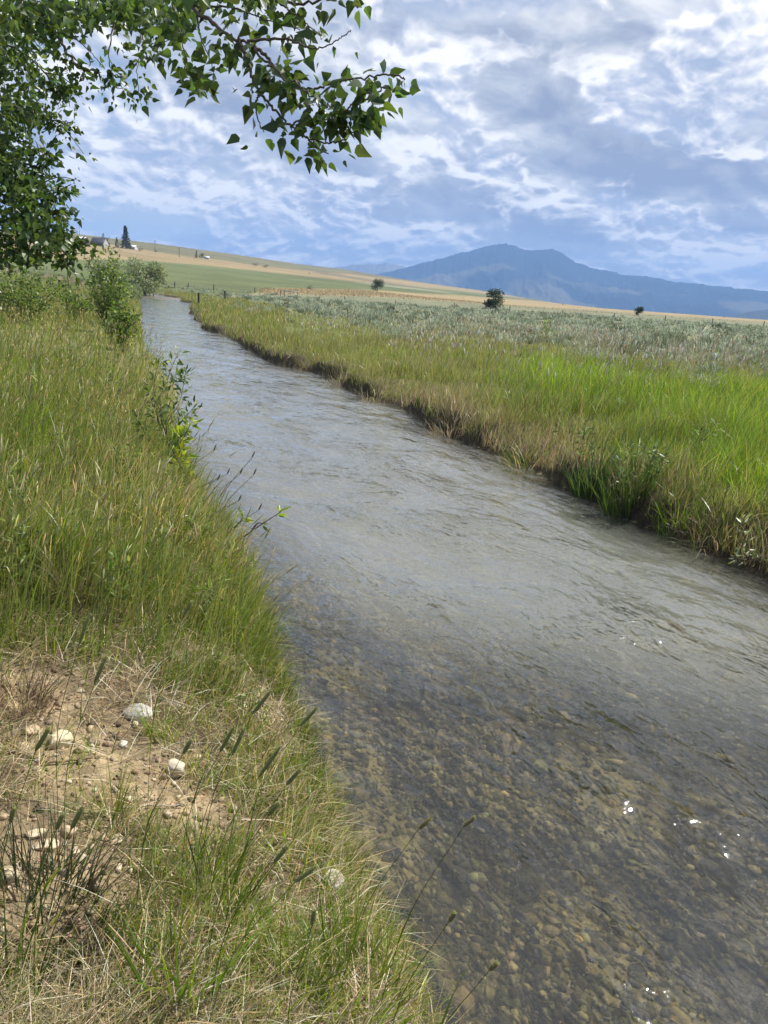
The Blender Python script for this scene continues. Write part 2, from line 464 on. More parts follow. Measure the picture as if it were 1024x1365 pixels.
def mat_ground():
    m, t, o = mat_new('ground')
    p = t.node('ShaderNodeBsdfPrincipled'); p.inputs['Roughness'].default_value = 0.95; p.inputs['Specular IOR Level'].default_value = 0.15
    pos = t.node('ShaderNodeNewGeometry').outputs['Position']
    col = t.node('ShaderNodeAttribute', attribute_name='col').outputs['Color']
    n1 = t.noise(pos, 38, 5, 0.6); n2 = t.noise(pos, 5, 5, 0.6); n3 = t.noise(pos, 0.05, 6, 0.6)
    vor = t.node('ShaderNodeTexVoronoi'); t.set(vor.inputs['Vector'], pos); vor.inputs['Scale'].default_value = 16
    k = t.m('MULTIPLY', t.m('MULTIPLY', t.ramp(n1, [(.25, .62), (.75, 1.35)]), t.ramp(n2, [(.25, .75), (.75, 1.25)])), t.ramp(n3, [(.3, .8), (.7, 1.2)]))
    k = t.m('MULTIPLY', k, t.m('MULTIPLY_ADD', t.sep(vor.outputs['Color'])[0], 0.5, 0.75))
    t.l.new(t.v('SCALE', col, k), p.inputs['Base Color'])
    b = t.node('ShaderNodeBump'); b.inputs['Strength'].default_value = 0.9; b.inputs['Distance'].default_value = 0.02
    hgt = t.m('ADD', t.m('MULTIPLY', n1, 1.0), t.m('MULTIPLY', vor.outputs['Distance'], -0.5))
    t.l.new(hgt, b.inputs['Height']); t.l.new(b.outputs[0], p.inputs['Normal'])
    t.l.new(p.outputs[0], o.inputs[0]); return m


def mat_blade(name, trans=0.35, rough=0.45, spec=0.35):
    m, t, o = mat_new(name)
    col = t.node('ShaderNodeAttribute', attribute_name='col').outputs['Color']
    p = t.node('ShaderNodeBsdfPrincipled'); p.inputs['Roughness'].default_value = rough; p.inputs['Specular IOR Level'].default_value = spec
    t.l.new(col, p.inputs['Base Color'])
    tr = t.node('ShaderNodeBsdfTranslucent'); hs = t.node('ShaderNodeHueSaturation'); hs.inputs['Saturation'].default_value = 1.15; hs.inputs['Value'].default_value = 1.5
    hs.inputs['Hue'].default_value = 0.49
    t.l.new(col, hs.inputs['Color']); t.l.new(hs.outputs[0], tr.inputs[0])
    mx = t.node('ShaderNodeMixShader'); mx.inputs[0].default_value = trans
    t.l.new(p.outputs[0], mx.inputs[1]); t.l.new(tr.outputs[0], mx.inputs[2]); t.l.new(mx.outputs[0], o.inputs[0]); return m


def mat_solid(name, rough=0.8, spec=0.3, nscale=6.0, namt=0.3, bump=0.0, bscale=None):
    m, t, o = mat_new(name)
    p = t.node('ShaderNodeBsdfPrincipled'); p.inputs['Roughness'].default_value = rough; p.inputs['Specular IOR Level'].default_value = spec
    pos = t.node('ShaderNodeTexCoord').outputs['Object']
    col = t.node('ShaderNodeAttribute', attribute_name='col').outputs['Color']
    n = t.noise(pos, nscale, 5, 0.62)
    t.l.new(t.v('SCALE', col, t.ramp(n, [(.25, 1 - namt), (.75, 1 + namt)])), p.inputs['Base Color'])
    if bump:
        b = t.node('ShaderNodeBump'); b.inputs['Strength'].default_value = bump; b.inputs['Distance'].default_value = 0.01
        t.l.new(t.noise(pos, bscale or nscale * 2, 5, 0.6), b.inputs['Height']); t.l.new(b.outputs[0], p.inputs['Normal'])
    t.l.new(p.outputs[0], o.inputs[0]); return m


M_GROUND = mat_ground()
M_GRASS = mat_blade('grass_blade', 0.45, 0.36, 0.5)
M_STRAW = mat_blade('dry_grass', 0.2, 0.55, 0.3)
M_LEAF = mat_blade('leaf', 0.42, 0.38, 0.45)
M_SAGE = mat_blade('sage_leaf', 0.35, 0.8, 0.1)
M_BARK = mat_solid('bark', 0.9, 0.1, 25, 0.35, 0.6)
M_ROCK = mat_solid('rock', 0.85, 0.2, 22, 0.38, 0.8, 45)
M_WOOD = mat_solid('weathered_wood', 0.85, 0.2, 12, 0.3, 0.4)
M_PAINT = mat_solid('painted', 0.6, 0.4, 1.5, 0.08)

# --- ground sheet: a fan of cells round the camera's foot that reaches past the horizon
az = np.concatenate([np.arange(-44, 44.01, 0.12), np.arange(45.5, 314.5, 1.6)])
rr = np.concatenate([[0.02, 0.25, 0.5], np.geomspace(0.7, 60, 380), np.geomspace(61, 420, 150), np.geomspace(426, 7000, 110), [9000, 12000]])
A, Rr = np.meshgrid(np.radians(az), rr)
X = Rr * np.sin(A); Y = Rr * np.cos(A)
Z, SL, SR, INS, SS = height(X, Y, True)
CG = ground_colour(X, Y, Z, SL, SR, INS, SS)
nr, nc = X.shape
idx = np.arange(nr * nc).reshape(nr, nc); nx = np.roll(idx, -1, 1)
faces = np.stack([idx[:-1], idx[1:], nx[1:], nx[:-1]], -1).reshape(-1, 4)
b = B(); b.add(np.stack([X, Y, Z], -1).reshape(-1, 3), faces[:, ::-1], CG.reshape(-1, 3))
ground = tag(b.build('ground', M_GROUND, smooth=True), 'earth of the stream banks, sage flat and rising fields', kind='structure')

# --- water
ys = [-8.0]
while ys[-1] < 236: ys.append(ys[-1] + max(0.03, 0.009 * abs(ys[-1])) if ys[-1] > 0.5 else ys[-1] + 0.12)
ys = np.array(ys)
xl = np.interp(ys, EL[:, 1], EL[:, 0]) - 0.5 - np.maximum(ys, 0) * 0.05; xr = np.interp(ys, ER[:, 1], ER[:, 0]) + 0.4 + np.maximum(ys, 0) * 0.03
tt = np.linspace(0, 1, 150)
WX = xl[:, None] * (1 - tt) + xr[:, None] * tt; WY = np.repeat(ys[:, None], 150, 1)
arc = np.concatenate([[0], np.cumsum(np.hypot(np.diff((xl + xr) / 2), np.diff(ys)))])
S_ = np.repeat(arc[:, None], 150, 1); T_ = (tt - 0.5)[None] * (xr - xl)[:, None]
S_ = S_ - (T_ * 0.45)
WZ = (fbm(S_ * 1.4, T_ * 2.6, 4, 90, 0.55) - .5) * 0.038 + (fbm(S_ * 0.35, T_ * 0.8, 2, 95) - .5) * 0.04
WZ *= np.clip(1.2 - np.hypot(WX, WY) / 80, 0.15, 1)
nr, nc = WX.shape; idx = np.arange(nr * nc).reshape(nr, nc)
faces = np.stack([idx[:-1, :-1], idx[:-1, 1:], idx[1:, 1:], idx[1:, :-1]], -1).reshape(-1, 4)
b = B(); b.add(np.stack([WX, WY, WZ], -1).reshape(-1, 3), faces, np.stack([S_ * 0.01, T_ * 0.01, np.repeat(np.clip(np.minimum(tt, 1 - tt) * 3.4, 0, 1)[None], len(ys), 0) * sstep(WY + .35 * WX, 2.9, 6.6)], -1).reshape(-1, 3))


def mat_water():
    m, t, o = mat_new('water')
    flow = t.v('SCALE', t.node('ShaderNodeAttribute', attribute_name='col').outputs['Vector'], 100.0)
    s, u, deep = t.sep(flow)
    deep = t.m('MULTIPLY', deep, 0.01)
    f1 = t.comb(t.m('MULTIPLY', s, 0.55), u, 0.0)
    f2 = t.comb(t.m('MULTIPLY', t.m('ADD', s, t.m('MULTIPLY', u, 0.6)), 0.55), u, 3.3)
    w = t.v('SCALE', t.v('SUBTRACT', t.noise(f1, 1.6, 3, .5, out=1), (.5, .5, .5)), 0.35)
    a = t.noise(t.v('ADD', f1, w), 3.2, 4, 0.55)
    c = t.noise(t.v('ADD', f2, w), 9.0, 4, 0.6)
    rid = t.m('SUBTRACT', 1.0, t.m('ABSOLUTE', t.m('MULTIPLY_ADD', t.noise(t.v('ADD', f2, w), 5.0, 3, 0.55), 2.0, -1.0)))
    rid = t.m('POWER', rid, 5.0)
    gust = t.ramp(t.noise(f2, 0.9, 4, .55, 0.6), [(.36, .16), (.52, .60), (.68, 1.6)])
    hgt = t.m('ADD', t.m('ADD', t.m('MULTIPLY', a, 1.0), t.m('MULTIPLY', c, 0.32)), t.m('MULTIPLY', rid, 0.22))
    hgt = t.m('ADD', t.m('MULTIPLY', hgt, gust), t.m('MULTIPLY', t.noise(t.v('ADD', f2, w), 1.3, 2, .5), 1.2))
    bp = t.node('ShaderNodeBump'); bp.inputs['Strength'].default_value = 0.85; bp.inputs['Distance'].default_value = 0.060
    t.l.new(hgt, bp.inputs['Height'])
    fr = t.node('ShaderNodeFresnel'); fr.inputs[0].default_value = 1.52; t.l.new(bp.outputs[0], fr.inputs[1])
    gl = t.node('ShaderNodeBsdfGlossy'); gl.inputs['Roughness'].default_value = 0.04; gl.inputs['Color'].default_value = (1, 1, 1, 1); t.l.new(bp.outputs[0], gl.inputs['Normal'])
    tr = t.node('ShaderNodeBsdfTransparent'); tr.inputs[0].default_value = (0.88, 0.88, 0.74, 1)
    rf = t.node('ShaderNodeBsdfRefraction'); rf.inputs['Color'].default_value = (0.95, 0.96, 0.84, 1); rf.inputs['Roughness'].default_value = 0.0; rf.inputs['IOR'].default_value = 1.33; 
    b2 = t.node('ShaderNodeBump'); b2.inputs['Strength'].default_value = 0.5; b2.inputs['Distance'].default_value = 0.010; t.l.new(hgt, b2.inputs['Height']); t.l.new(b2.outputs[0], rf.inputs['Normal'])
    mr = t.node('ShaderNodeMixShader'); mr.inputs[0].default_value = 0.25; t.l.new(tr.outputs[0], mr.inputs[1]); t.l.new(rf.outputs[0], mr.inputs[2])
    df = t.node('ShaderNodeBsdfDiffuse'); df.inputs[0].default_value = (0.36, 0.37, 0.33, 1)
    mx = t.node('ShaderNodeMixShader'); t.l.new(t.m('MULTIPLY_ADD', t.smooth(deep, 0.2, 1.0), 0.30, 0.035), mx.inputs[0]); t.l.new(mr.outputs[0], mx.inputs[1]); t.l.new(df.outputs[0], mx.inputs[2])
    m2 = t.node('ShaderNodeMixShader'); t.l.new(fr.outputs[0], m2.inputs[0]); t.l.new(mx.outputs[0], m2.inputs[1]); t.l.new(gl.outputs[0], m2.inputs[2])
    t.l.new(m2.outputs[0], o.inputs[0]); return m


tag(b.build('stream_water', mat_water(), smooth=True), 'clear rippled water of the stream flowing over pebbles', kind='structure')


# ---------------------------------------------------------------- mountains
def mountain(name, label, outline, d0, d1, amp, seed, colr):
    o = np.array(outline, float); a_, e_ = azel(o[:, 0], o[:, 1])
    azs = np.arange(a_[0], a_[-1], 0.06); el = np.interp(azs, a_, e_)
    el = el + (fbm(azs * 3.0, azs * 0 + seed, 4, seed) - .5) * 0.16 * np.clip((el - el.min()) * 2, 0.1, 1)
    T = np.concatenate([np.linspace(0, 1, 90), np.linspace(1.02, 1.6, 12)])
    AZ, TT = np.meshgrid(np.radians(azs), T)
    crest_z = CAM_H + np.tan(np.radians(el)) * d1
    base = -40.0
    ridge = 1 - np.abs(2 * fbm(np.degrees(AZ) * 0.42 + TT * 1.6, TT * 2.4 - np.degrees(AZ) * .15, 5, seed + 3) - 1)
    pr = np.where(TT <= 1, TT ** 1.25, np.maximum(1 - 1.3 * (TT - 1), 0.1))
    ZZ = base + (crest_z[None] - base) * pr
    ZZ = ZZ - amp * (1 - ridge) * np.clip(TT * (1 - TT) * 4, 0, 1) * np.clip((crest_z[None] - base) / 500, 0.1, 2)
    DD = d0 + (d1 - d0) * TT
    Xm = DD * np.sin(AZ); Ym = DD * np.cos(AZ)
    n = fbm(Xm / 300, Ym / 300, 5, seed + 8)[..., None]
    n2 = fbm(Xm / 1200, Ym / 1200, 3, seed + 9)[..., None]
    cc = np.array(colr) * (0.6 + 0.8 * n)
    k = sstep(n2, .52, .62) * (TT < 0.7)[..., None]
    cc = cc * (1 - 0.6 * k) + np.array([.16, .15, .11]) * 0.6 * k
    nr, nc = Xm.shape; idx = np.arange(nr * nc).reshape(nr, nc)
    f = np.stack([idx[:-1, :-1], idx[:-1, 1:], idx[1:, 1:], idx[1:, :-1]], -1).reshape(-1, 4)
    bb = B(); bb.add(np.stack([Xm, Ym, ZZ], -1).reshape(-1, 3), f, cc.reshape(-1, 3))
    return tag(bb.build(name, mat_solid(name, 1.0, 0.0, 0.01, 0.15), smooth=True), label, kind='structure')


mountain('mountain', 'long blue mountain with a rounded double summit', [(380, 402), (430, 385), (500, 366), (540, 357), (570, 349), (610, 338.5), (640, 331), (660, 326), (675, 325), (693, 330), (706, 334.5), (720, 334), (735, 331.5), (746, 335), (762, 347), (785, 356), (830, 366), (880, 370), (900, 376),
         (915, 377), (950, 381), (1000, 386), (1060, 392), (1200, 405), (1400, 425), (1500, 440)], 6500, 9500, 120, 11, (0.026, 0.042, 0.06))  # dark blue base colour also carries cloud shade and distance haze
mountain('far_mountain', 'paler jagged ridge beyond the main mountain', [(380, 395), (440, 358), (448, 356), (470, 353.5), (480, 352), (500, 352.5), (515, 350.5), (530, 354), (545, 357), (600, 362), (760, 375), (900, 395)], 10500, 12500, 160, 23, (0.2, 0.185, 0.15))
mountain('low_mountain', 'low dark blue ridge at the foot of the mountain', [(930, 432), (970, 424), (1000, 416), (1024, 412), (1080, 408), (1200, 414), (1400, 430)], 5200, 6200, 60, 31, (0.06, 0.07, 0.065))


# ---------------------------------------------------------------- plant makers
def ribbons(bb, base, h, w, laz, lean, curve, c0, c1, segs=3, droop=None, facing=None, tipw=0.12):
    N = len(base); t = np.linspace(0, 1, segs + 1)[None, :, None]
    h = h[:, None, None]; dirv = np.stack([np.cos(laz), np.sin(laz), 0 * laz], -1)[:, None, :]
    ln = lean[:, None, None]; cv = curve[:, None, None]
    off_ = ln * t + cv * t ** 2
    upk = np.sqrt(np.clip(1 - np.clip(ln + cv * t, -0.96, 0.96) ** 2, 0.04, 1))
    c = base[:, None, :] + dirv * h * off_ + np.array([0, 0, 1.0]) * h * t * upk
    if droop is not None: c[..., 2] -= (droop[:, None, None] * t ** 2)[..., 0] * h[..., 0]
    fa = facing if facing is not None else rng.uniform(0, np.pi * 2, N)
    wd = np.stack([np.cos(fa), np.sin(fa), 0 * fa], -1)[:, None, :]
    ww = w[:, None, None] * (np.maximum(1 - t ** 1.6, 0) * (1 - tipw) + tipw) * 0.5
    V = np.stack([c - wd * ww, c + wd * ww], 2)
    cc = c0[:, None, :] * (1 - t) + c1[:, None, :] * t
    cc = np.repeat(cc[:, :, None, :], 2, 2)
    k = (np.arange(N) * (segs + 1) * 2)[:, None, None] + (np.arange(segs) * 2)[None, :, None] + np.array([0, 1, 3, 2])[None, None, :]
    bb.add(V.reshape(-1, 3), k.reshape(-1, 4), cc.reshape(-1, 3))
    return c[:, -1, :], c[:, -2, :]


def spindles(bb, p0, p1, r, c, sides=4):
    """fat seed heads between two points"""
    N = len(p0); d = p1 - p0; L = np.linalg.norm(d, axis=1, keepdims=True); d = d / np.maximum(L, 1e-6)
    a = np.cross(d, np.array([0.3, 0.9, 0.2])); a /= np.linalg.norm(a, axis=1, keepdims=True); b2 = np.cross(d, a)
    ts = np.array([0, 0.2, 0.75, 1.0]); rs = np.array([0.35, 1, 0.9, 0.15])
    ang = np.arange(sides) / sides * 2 * np.pi
    ring = p0[:, None, None, :] + (d * L)[:, None, None, :] * ts[None, :, None, None] + (a[:, None, None, :] * np.cos(ang)[None, None, :, None] + b2[:, None, None, :] * np.sin(ang)[None, None, :, None]) * (r[:, None, None, None] * rs[None, :, None, None])
    nv = 4 * sides; f = []
    for i in range(3):
        for j in range(sides): f.append((i * sides + j, i * sides + (j + 1) % sides, (i + 1) * sides + (j + 1) % sides, (i + 1) * sides + j))
    f = np.array(f)[None] + (np.arange(N) * nv)[:, None, None]
    bb.add(ring.reshape(-1, 3), f.reshape(-1, 4), np.repeat(c, nv, 0))


def tube(bb, pts, r, col, sides=6):
    pts = np.asarray(pts, float); n = len(pts); r = np.broadcast_to(np.asarray(r, float), (n,))
    d = np.gradient(pts, axis=0); d /= np.maximum(np.linalg.norm(d, axis=1, keepdims=True), 1e-9)
    ref = np.array([0.21, 0.13, 0.97]) if abs(d[:, 2]).mean() < 0.8 else np.array([0.97, 0.1, 0.2])
    a = np.cross(d, ref); a /= np.maximum(np.linalg.norm(a, axis=1, keepdims=True), 1e-9); b2 = np.cross(d, a)
    ang = np.arange(sides) / sides * 2 * np.pi
    V = pts[:, None] + (a[:, None] * np.cos(ang)[None, :, None] + b2[:, None] * np.sin(ang)[None, :, None]) * r[:, None, None]
    f = [(i * sides + j, i * sides + (j + 1) % sides, (i + 1) * sides + (j + 1) % sides, (i + 1) * sides + j) for i in range(n - 1) for j in range(sides)]
    bb.add(V.reshape(-1, 3), f, col)
    bb.add(V[-1], [tuple(range(sides))], col); bb.add(V[0], [tuple(range(sides))[::-1]], col)


def curve3(pts, n=12):
    """Catmull-Rom through points"""
    p = np.asarray(pts, float); p = np.vstack([2 * p[0] - p[1], p, 2 * p[-1] - p[-2]]); o = []
    m = len(p) - 3
    for i in range(m):
        for t in np.linspace(0, 1, max(2, n // m), endpoint=False):
            a, b_, c, d = p[i:i + 4]
            o.append(0.5 * (2 * b_ + (c - a) * t + (2 * a - 5 * b_ + 4 * c - d) * t * t + (3 * b_ - a - 3 * c + d) * t ** 3))
    o.append(p[-2]); return np.array(o)


LEAF_V = {'delta': [(0, 0, 0), (.45, 0, -.05), (1, 0, .03), (.02, .20, .03), (.24, .35, .07), (.62, .17, .02), (.02, -.20, .03), (.24, -.35, .07), (.62, -.17, .02)],
          'lance': [(0, 0, 0), (.45, 0, -.04), (1, 0, 0), (.12, .09, .02), (.35, .15, .04), (.65, .11, .02), (.12, -.09, .02), (.35, -.15, .04), (.65, -.11, .02)]}
LEAF_F = [(0, 1, 4), (0, 4, 3), (1, 2, 5), (1, 5, 4), (0, 7, 1), (0, 6, 7), (1, 8, 2), (1, 7, 8)]


def leaves(bb, pos, axis, size, cols, kind='delta'):
    N = len(pos); ax = axis / np.maximum(np.linalg.norm(axis, axis=1, keepdims=True), 1e-9)
    rnd = rng.normal(size=(N, 3)); nrm = rnd - (rnd * ax).sum(1, keepdims=True) * ax; nrm /= np.maximum(np.linalg.norm(nrm, axis=1, keepdims=True), 1e-9)
    sd = np.cross(nrm, ax)
    L = np.array(LEAF_V[kind])
    V = pos[:, None] + size[:, None, None] * (ax[:, None] * L[None, :, 0, None] + sd[:, None] * L[None, :, 1, None] + nrm[:, None] * L[None, :, 2, None] * rng.uniform(-.4, 2.6, (N, 1, 1)) - nrm[:, None] * (L[None, :, 0, None] ** 2) * rng.uniform(-.05, .3, (N, 1, 1)))
    f = np.array(LEAF_F)[None] + (np.arange(N) * len(L))[:, None, None]
    bb.add(V.reshape(-1, 3), f.reshape(-1, 3), np.repeat(cols, len(L), 0))


def jit(c, n, s=0.2, hue=0.12):
    c = np.broadcast_to(np.asarray(c, float), (n, 3)).copy()
    c *= np.exp(rng.normal(0, s, (n, 1))); c *= np.exp(rng.normal(0, hue, (n, 3)) * np.array([1, .5, .8])); return np.clip(c, 0.003, 0.85)


def pick(colours, weights, n, s=0.18, hue=0.08):
    w = np.array(weights, float); w /= w.sum(); k = rng.choice(len(colours), n, p=w)
    return jit(np.array(colours)[k], n, s, hue)


# ---------------------------------------------------------------- grass masses
GRN = (0.085, 0.155, 0.020); YGRN = (0.17, 0.22, 0.032); OLIVE = (0.135, 0.155, 0.04); STRAW = (0.46, 0.38, 0.20); DKG = (0.05, 0.085, 0.018); TAN = (0.36, 0.27, 0.14); LIME = (0.155, 0.225, 0.045)


def polar(n, r0, r1, a0, a1, pw=0.0):
    u = rng.random(n)
    if pw == 0: r = r0 * (r1 / r0) ** u
    else: r = (r0 ** pw + u * (r1 ** pw - r0 ** pw)) ** (1 / pw)
    a = np.radians(rng.uniform(a0, a1, n)); return r * np.sin(a), r * np.cos(a)


def left_grass():
    bb = B()
    # green blades
    for (n, r0, r1, pw) in ((120000, 1.0, 60, 0), (170000, 3.2, 16, 0.4), (130000, 1.0, 5.5, 0.3)):
        x, y = polar(n, r0, r1, -80, 22, pw)
        z, sl_, sr_, ins, _ = height(x, y, True); r = np.hypot(x, y)
        clump = fbm(x * 1.7, y * 1.7, 3, 101); sa = soil_amount(x, y)
        dens = np.clip(0.45 + 0.55 * sstep(r, 2.2, 6.0) + 0.45 * sstep(sl_, 0.75, 0.1), 0, 1) * (1 - 0.9 * sstep(sa, .3, .62)) * (sstep(clump, .32, .56) * (1 - sstep(r, 2.5, 6.5)) + sstep(r, 2.5, 6.5) * (0.28 + 0.72 * sstep(clump, .34, .56)))
        k = (sl_ > -0.02) & (sl_ < 60) & (rng.random(n) < dens) & (sr_ < 0) & (np.hypot(x, y) > 1.0)
        x, y, z, r, sl_, clump = [q[k] for q in (x, y, z, r, sl_, clump)]; N = len(x)
        tall = sstep(r + (clump - .5) * 3, 2.0, 7.0)
        h = (0.13 + 0.36 * tall * (0.25 + 1.3 * clump)) * rng.uniform(0.45, 1.25, N)
        h *= 1 - 0.35 * sstep(sl_, 0.5, 0.0) * tall
        w = rng.uniform(0.0022, 0.0048, N) * (1 + r / 6.5)
        patch = fbm(x * 0.6, y * 0.6, 3, 105)
        c = pick([GRN, YGRN, OLIVE, LIME, DKG], [3.5, 3.6, 2.2, 2.4, 1.8], N); st = jit(STRAW, N, .2)
        kk = (rng.random(N) < 0.08 + 0.26 * sstep(patch, .5, .68))[:, None]
        c = np.where(kk, st * 0.75 + c * .25, c)
        c = c * (0.62 + 0.8 * fbm(x * 1.1 + 7, y * 1.1, 3, 107))[:, None]
        tip = np.where(rng.random((N, 1)) < 0.28, c * 0.5 + jit(STRAW, N, .2) * 0.5, c * 1.1)
        laz = rng.normal(0.35, 1.15, N)
        ribbons(bb, np.stack([x, y, z - 0.02], -1), h, w, laz, rng.uniform(0.0, 0.42, N), rng.uniform(0.0, 0.5, N) + 0.5 * (rng.random(N) < .25), c, tip, 4)
    # flowering culms with fine seed heads, further up the bank
    x, y = polar(15000, 3.4, 40, -75, 5, 0.25)
    z, sl_, sr_, ins, _ = height(x, y, True); k = (sl_ > 0.25) & (sl_ < 40) & (fbm(x * .8, y * .8, 3, 111) > .42); x, y, z = x[k], y[k], z[k]; N = len(x); r = np.hypot(x, y)
    h = rng.uniform(0.42, 0.78, N); c = jit((0.18, 0.21, 0.06), N)
    t1, t0 = ribbons(bb, np.stack([x, y, z], -1), h, 0.002 * (1 + r / 4), rng.normal(0.2, 0.9, N), rng.uniform(0.0, .2, N), rng.uniform(0.05, .4, N), c, c, 4, tipw=0.6)
    spindles(bb, t1 - (t1 - t0) * 0.25, t1 + (t1 - t0) * 0.25, 0.0021 * (1 + r / 6), pick([(0.48, 0.44, 0.22), (0.38, 0.38, 0.16), (.58, .54, .34)], [3, 3, 2], N), 3)
    return tag(bb.build('grass', M_GRASS), 'green and straw tipped grass covering the near left bank', kind='stuff')


def left_thatch():
    bb = B(); n = 170000
    x, y = polar(n, 1.0, 10, -80, 25, 0)
    z, sl_, sr_, ins, _ = height(x, y, True); sa = soil_amount(x, y)
    cl = fbm(x * 2.3, y * 2.3, 3, 120)
    k = (sl_ > 0.0) & (sr_ < 0) & (rng.random(n) < (0.25 + 0.9 * sstep(cl, .4, .6)) * (1 - 0.88 * sstep(sa, .30, .6)))
    x, y, z = x[k], y[k], z[k]; N = len(x); r = np.hypot(x, y)
    L = rng.uniform(0.05, 0.24, N)
    c = pick([STRAW, TAN, (0.58, 0.52, 0.38), (0.20, 0.155, 0.095), (0.10, 0.075, 0.05), (.2, .19, .07)], [2.4, 2.2, 2, 2.6, 2, 1.6], N)
    ribbons(bb, np.stack([x, y, z + 0.05 * rng.random(N) ** 1.6], -1), L, rng.uniform(0.0014, 0.003, N) * (1 + r / 6), rng.uniform(0, 6.28, N), rng.uniform(0.75, 0.97, N), rng.uniform(-.1, .12, N), c, c * 1.05, 2, droop=rng.uniform(0.1, .35, N))
    return tag(bb.build('dry_thatch', M_STRAW), 'matted straw coloured dead grass lying on the near bank', kind='stuff')


def right_grass():
    bb = B()
    for (n, r0, r1, pw) in ((270000, 4.5, 120, 0), (190000, 6, 34, 0.3)):
        x, y = polar(n, r0, r1, -34, 60, pw)
        z, sl_, sr_, ins, _ = height(x, y, True)
        bnd = 7.5 + 0.24 * np.maximum(x + 10, 0)
        cl = fbm(x * .9, y * .9, 3, 131); n1 = fbm(x / 4, y / 4, 3, 133)
        p = np.maximum(sstep(sr_ + (n1 - .5) * 9, bnd + 5, bnd - 3), .18 * sstep(sr_, 60, 30)) * np.maximum(0.25 + .75 * sstep(cl, .32, .58), sstep(sr_, 2.5, .8))
        k = (sr_ > 0.02) & (rng.random(n) < p)
        x, y, z, sr_, cl, n1 = [q[k] for q in (x, y, z, sr_, cl, n1)]; N = len(x); r = np.hypot(x, y)
        lush = sstep(x + 0.30 * (y - 14) * 0 + (n1 - .5) * 6, 0.5, 5.0) * sstep(r, 34, 17) * sstep(sr_, 0.3, 1.2)
        h = (0.10 + 0.40 * cl + 0.16 * lush) * rng.uniform(.5, 1.25, N) * (0.75 + 0.25 * sstep(sr_, 0, 0.8))
        w = rng.uniform(0.0028, 0.006, N) * (1 + r / 10)
        g1 = pick([LIME, (0.12, 0.20, 0.04), YGRN, DKG, GRN, OLIVE, (.3, .28, .12)], [3, 3, 2.5, 1.2, 2, 1.6, .7], N)
        g2 = pick([OLIVE, (0.18, 0.195, 0.065), GRN, (0.30, 0.27, 0.14), (0.11, 0.145, 0.04), YGRN], [3, 3, 2.5, 1.1, 2.2, 1.5], N)
        far = sstep(y, 60, 120)[:, None]
        mixk = (rng.random(N) < lush)[:, None]
        c = np.where(mixk, g1, g2)
        c = c * (0.46 + 1.1 * fbm(x * .75 + 3, y * .75, 4, 137, .65))[:, None] * (1 + .12 * mixk)
        dry = (rng.random(N) < 0.75 * sstep(sr_, 1.1, 0.1) * sstep(cl, .46, .66))[:, None]
        c = np.where(dry, jit((0.25, 0.215, 0.13), N, .3), c)
        tip = np.where(mixk, c * 1.15, c * .7 + jit(STRAW, N) * .3)
        ribbons(bb, np.stack([x, y, z - .02], -1), h, w, rng.normal(0.3, 1.6, N), rng.uniform(0, .35, N), rng.uniform(0, .45, N), c, tip, 3)
    return tag(bb.build('meadow_grass', M_GRASS), 'lush green and olive meadow grass on the far bank of the stream', kind='stuff')


def right_fringe():
    """bleached dead grass hanging over the cut bank"""
    bb = B(); n = 34000
    x, y = polar(n, 4.5, 90, -34, 60, 0.0)
    z, sl_, sr_, ins, _ = height(x, y, True); cl = fbm(x * .8, y * .8, 3, 141)
    k = (sr_ > 0.03) & (sr_ < 1.25) & (rng.random(n) < sstep(cl, .44, .62) * sstep(sr_, 1.3, .4)); x, y, z, sr_ = x[k], y[k], z[k], sr_[k]; N = len(x); r = np.hypot(x, y)
    c = pick([(0.38, 0.33, 0.22), (0.27, 0.22, 0.14), (0.48, 0.43, 0.31), (0.13, 0.10, 0.065)], [3, 3, 2, 2], N)
    ribbons(bb, np.stack([x, y, z], -1), rng.uniform(.2, .5, N), rng.uniform(0.003, .006, N) * (1 + r / 9), rng.normal(3.5, .9, N), rng.uniform(.25, .7, N), rng.uniform(.1, .5, N), c, c, 3, droop=rng.uniform(.2, .75, N))
    return tag(bb.build('overhanging_dry_grass', M_STRAW), 'bleached dead grass drooping over the dark cut bank', kind='stuff')


left_grass(); left_thatch(); right_grass(); right_fringe()


# ---------------------------------------------------------------- sagebrush flat
def sage_template(nl, seed, hgt=0.6, wid=0.55, lw=0.05):
    """one dome of narrow upright sprigs: returns offsets"""
    q = np.random.default_rng(seed)
    u = q.random(nl) ** 0.5; a = q.uniform(0, 6.28, nl)
    x = np.cos(a) * u * wid; y = np.sin(a) * u * wid
    top = hgt * (1 - 0.55 * u ** 2) * q.uniform(.7, 1.1, nl)
    return x, y, top, a


def sage_bush(bb, base, s, nl, lw, col, seed):
    x, y, top, a = sage_template(nl, seed)
    N = nl
    b0 = np.stack([base[0] + x * s * .75, base[1] + y * s * .75, base[2] + top * s * 0.35 * rng.uniform(.1, 1.2, N)], -1)
    h = top * s * rng.uniform(.3, .6, N)
    c = jit(col, N, .18, .05)
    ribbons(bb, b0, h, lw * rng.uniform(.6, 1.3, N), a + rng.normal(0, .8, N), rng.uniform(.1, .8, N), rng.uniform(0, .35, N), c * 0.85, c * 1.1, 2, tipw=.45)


SAGE = [(0.24, 0.28, 0.205), (0.20, 0.235, 0.165), (0.30, 0.335, 0.25), (0.12, 0.14, 0.09)]


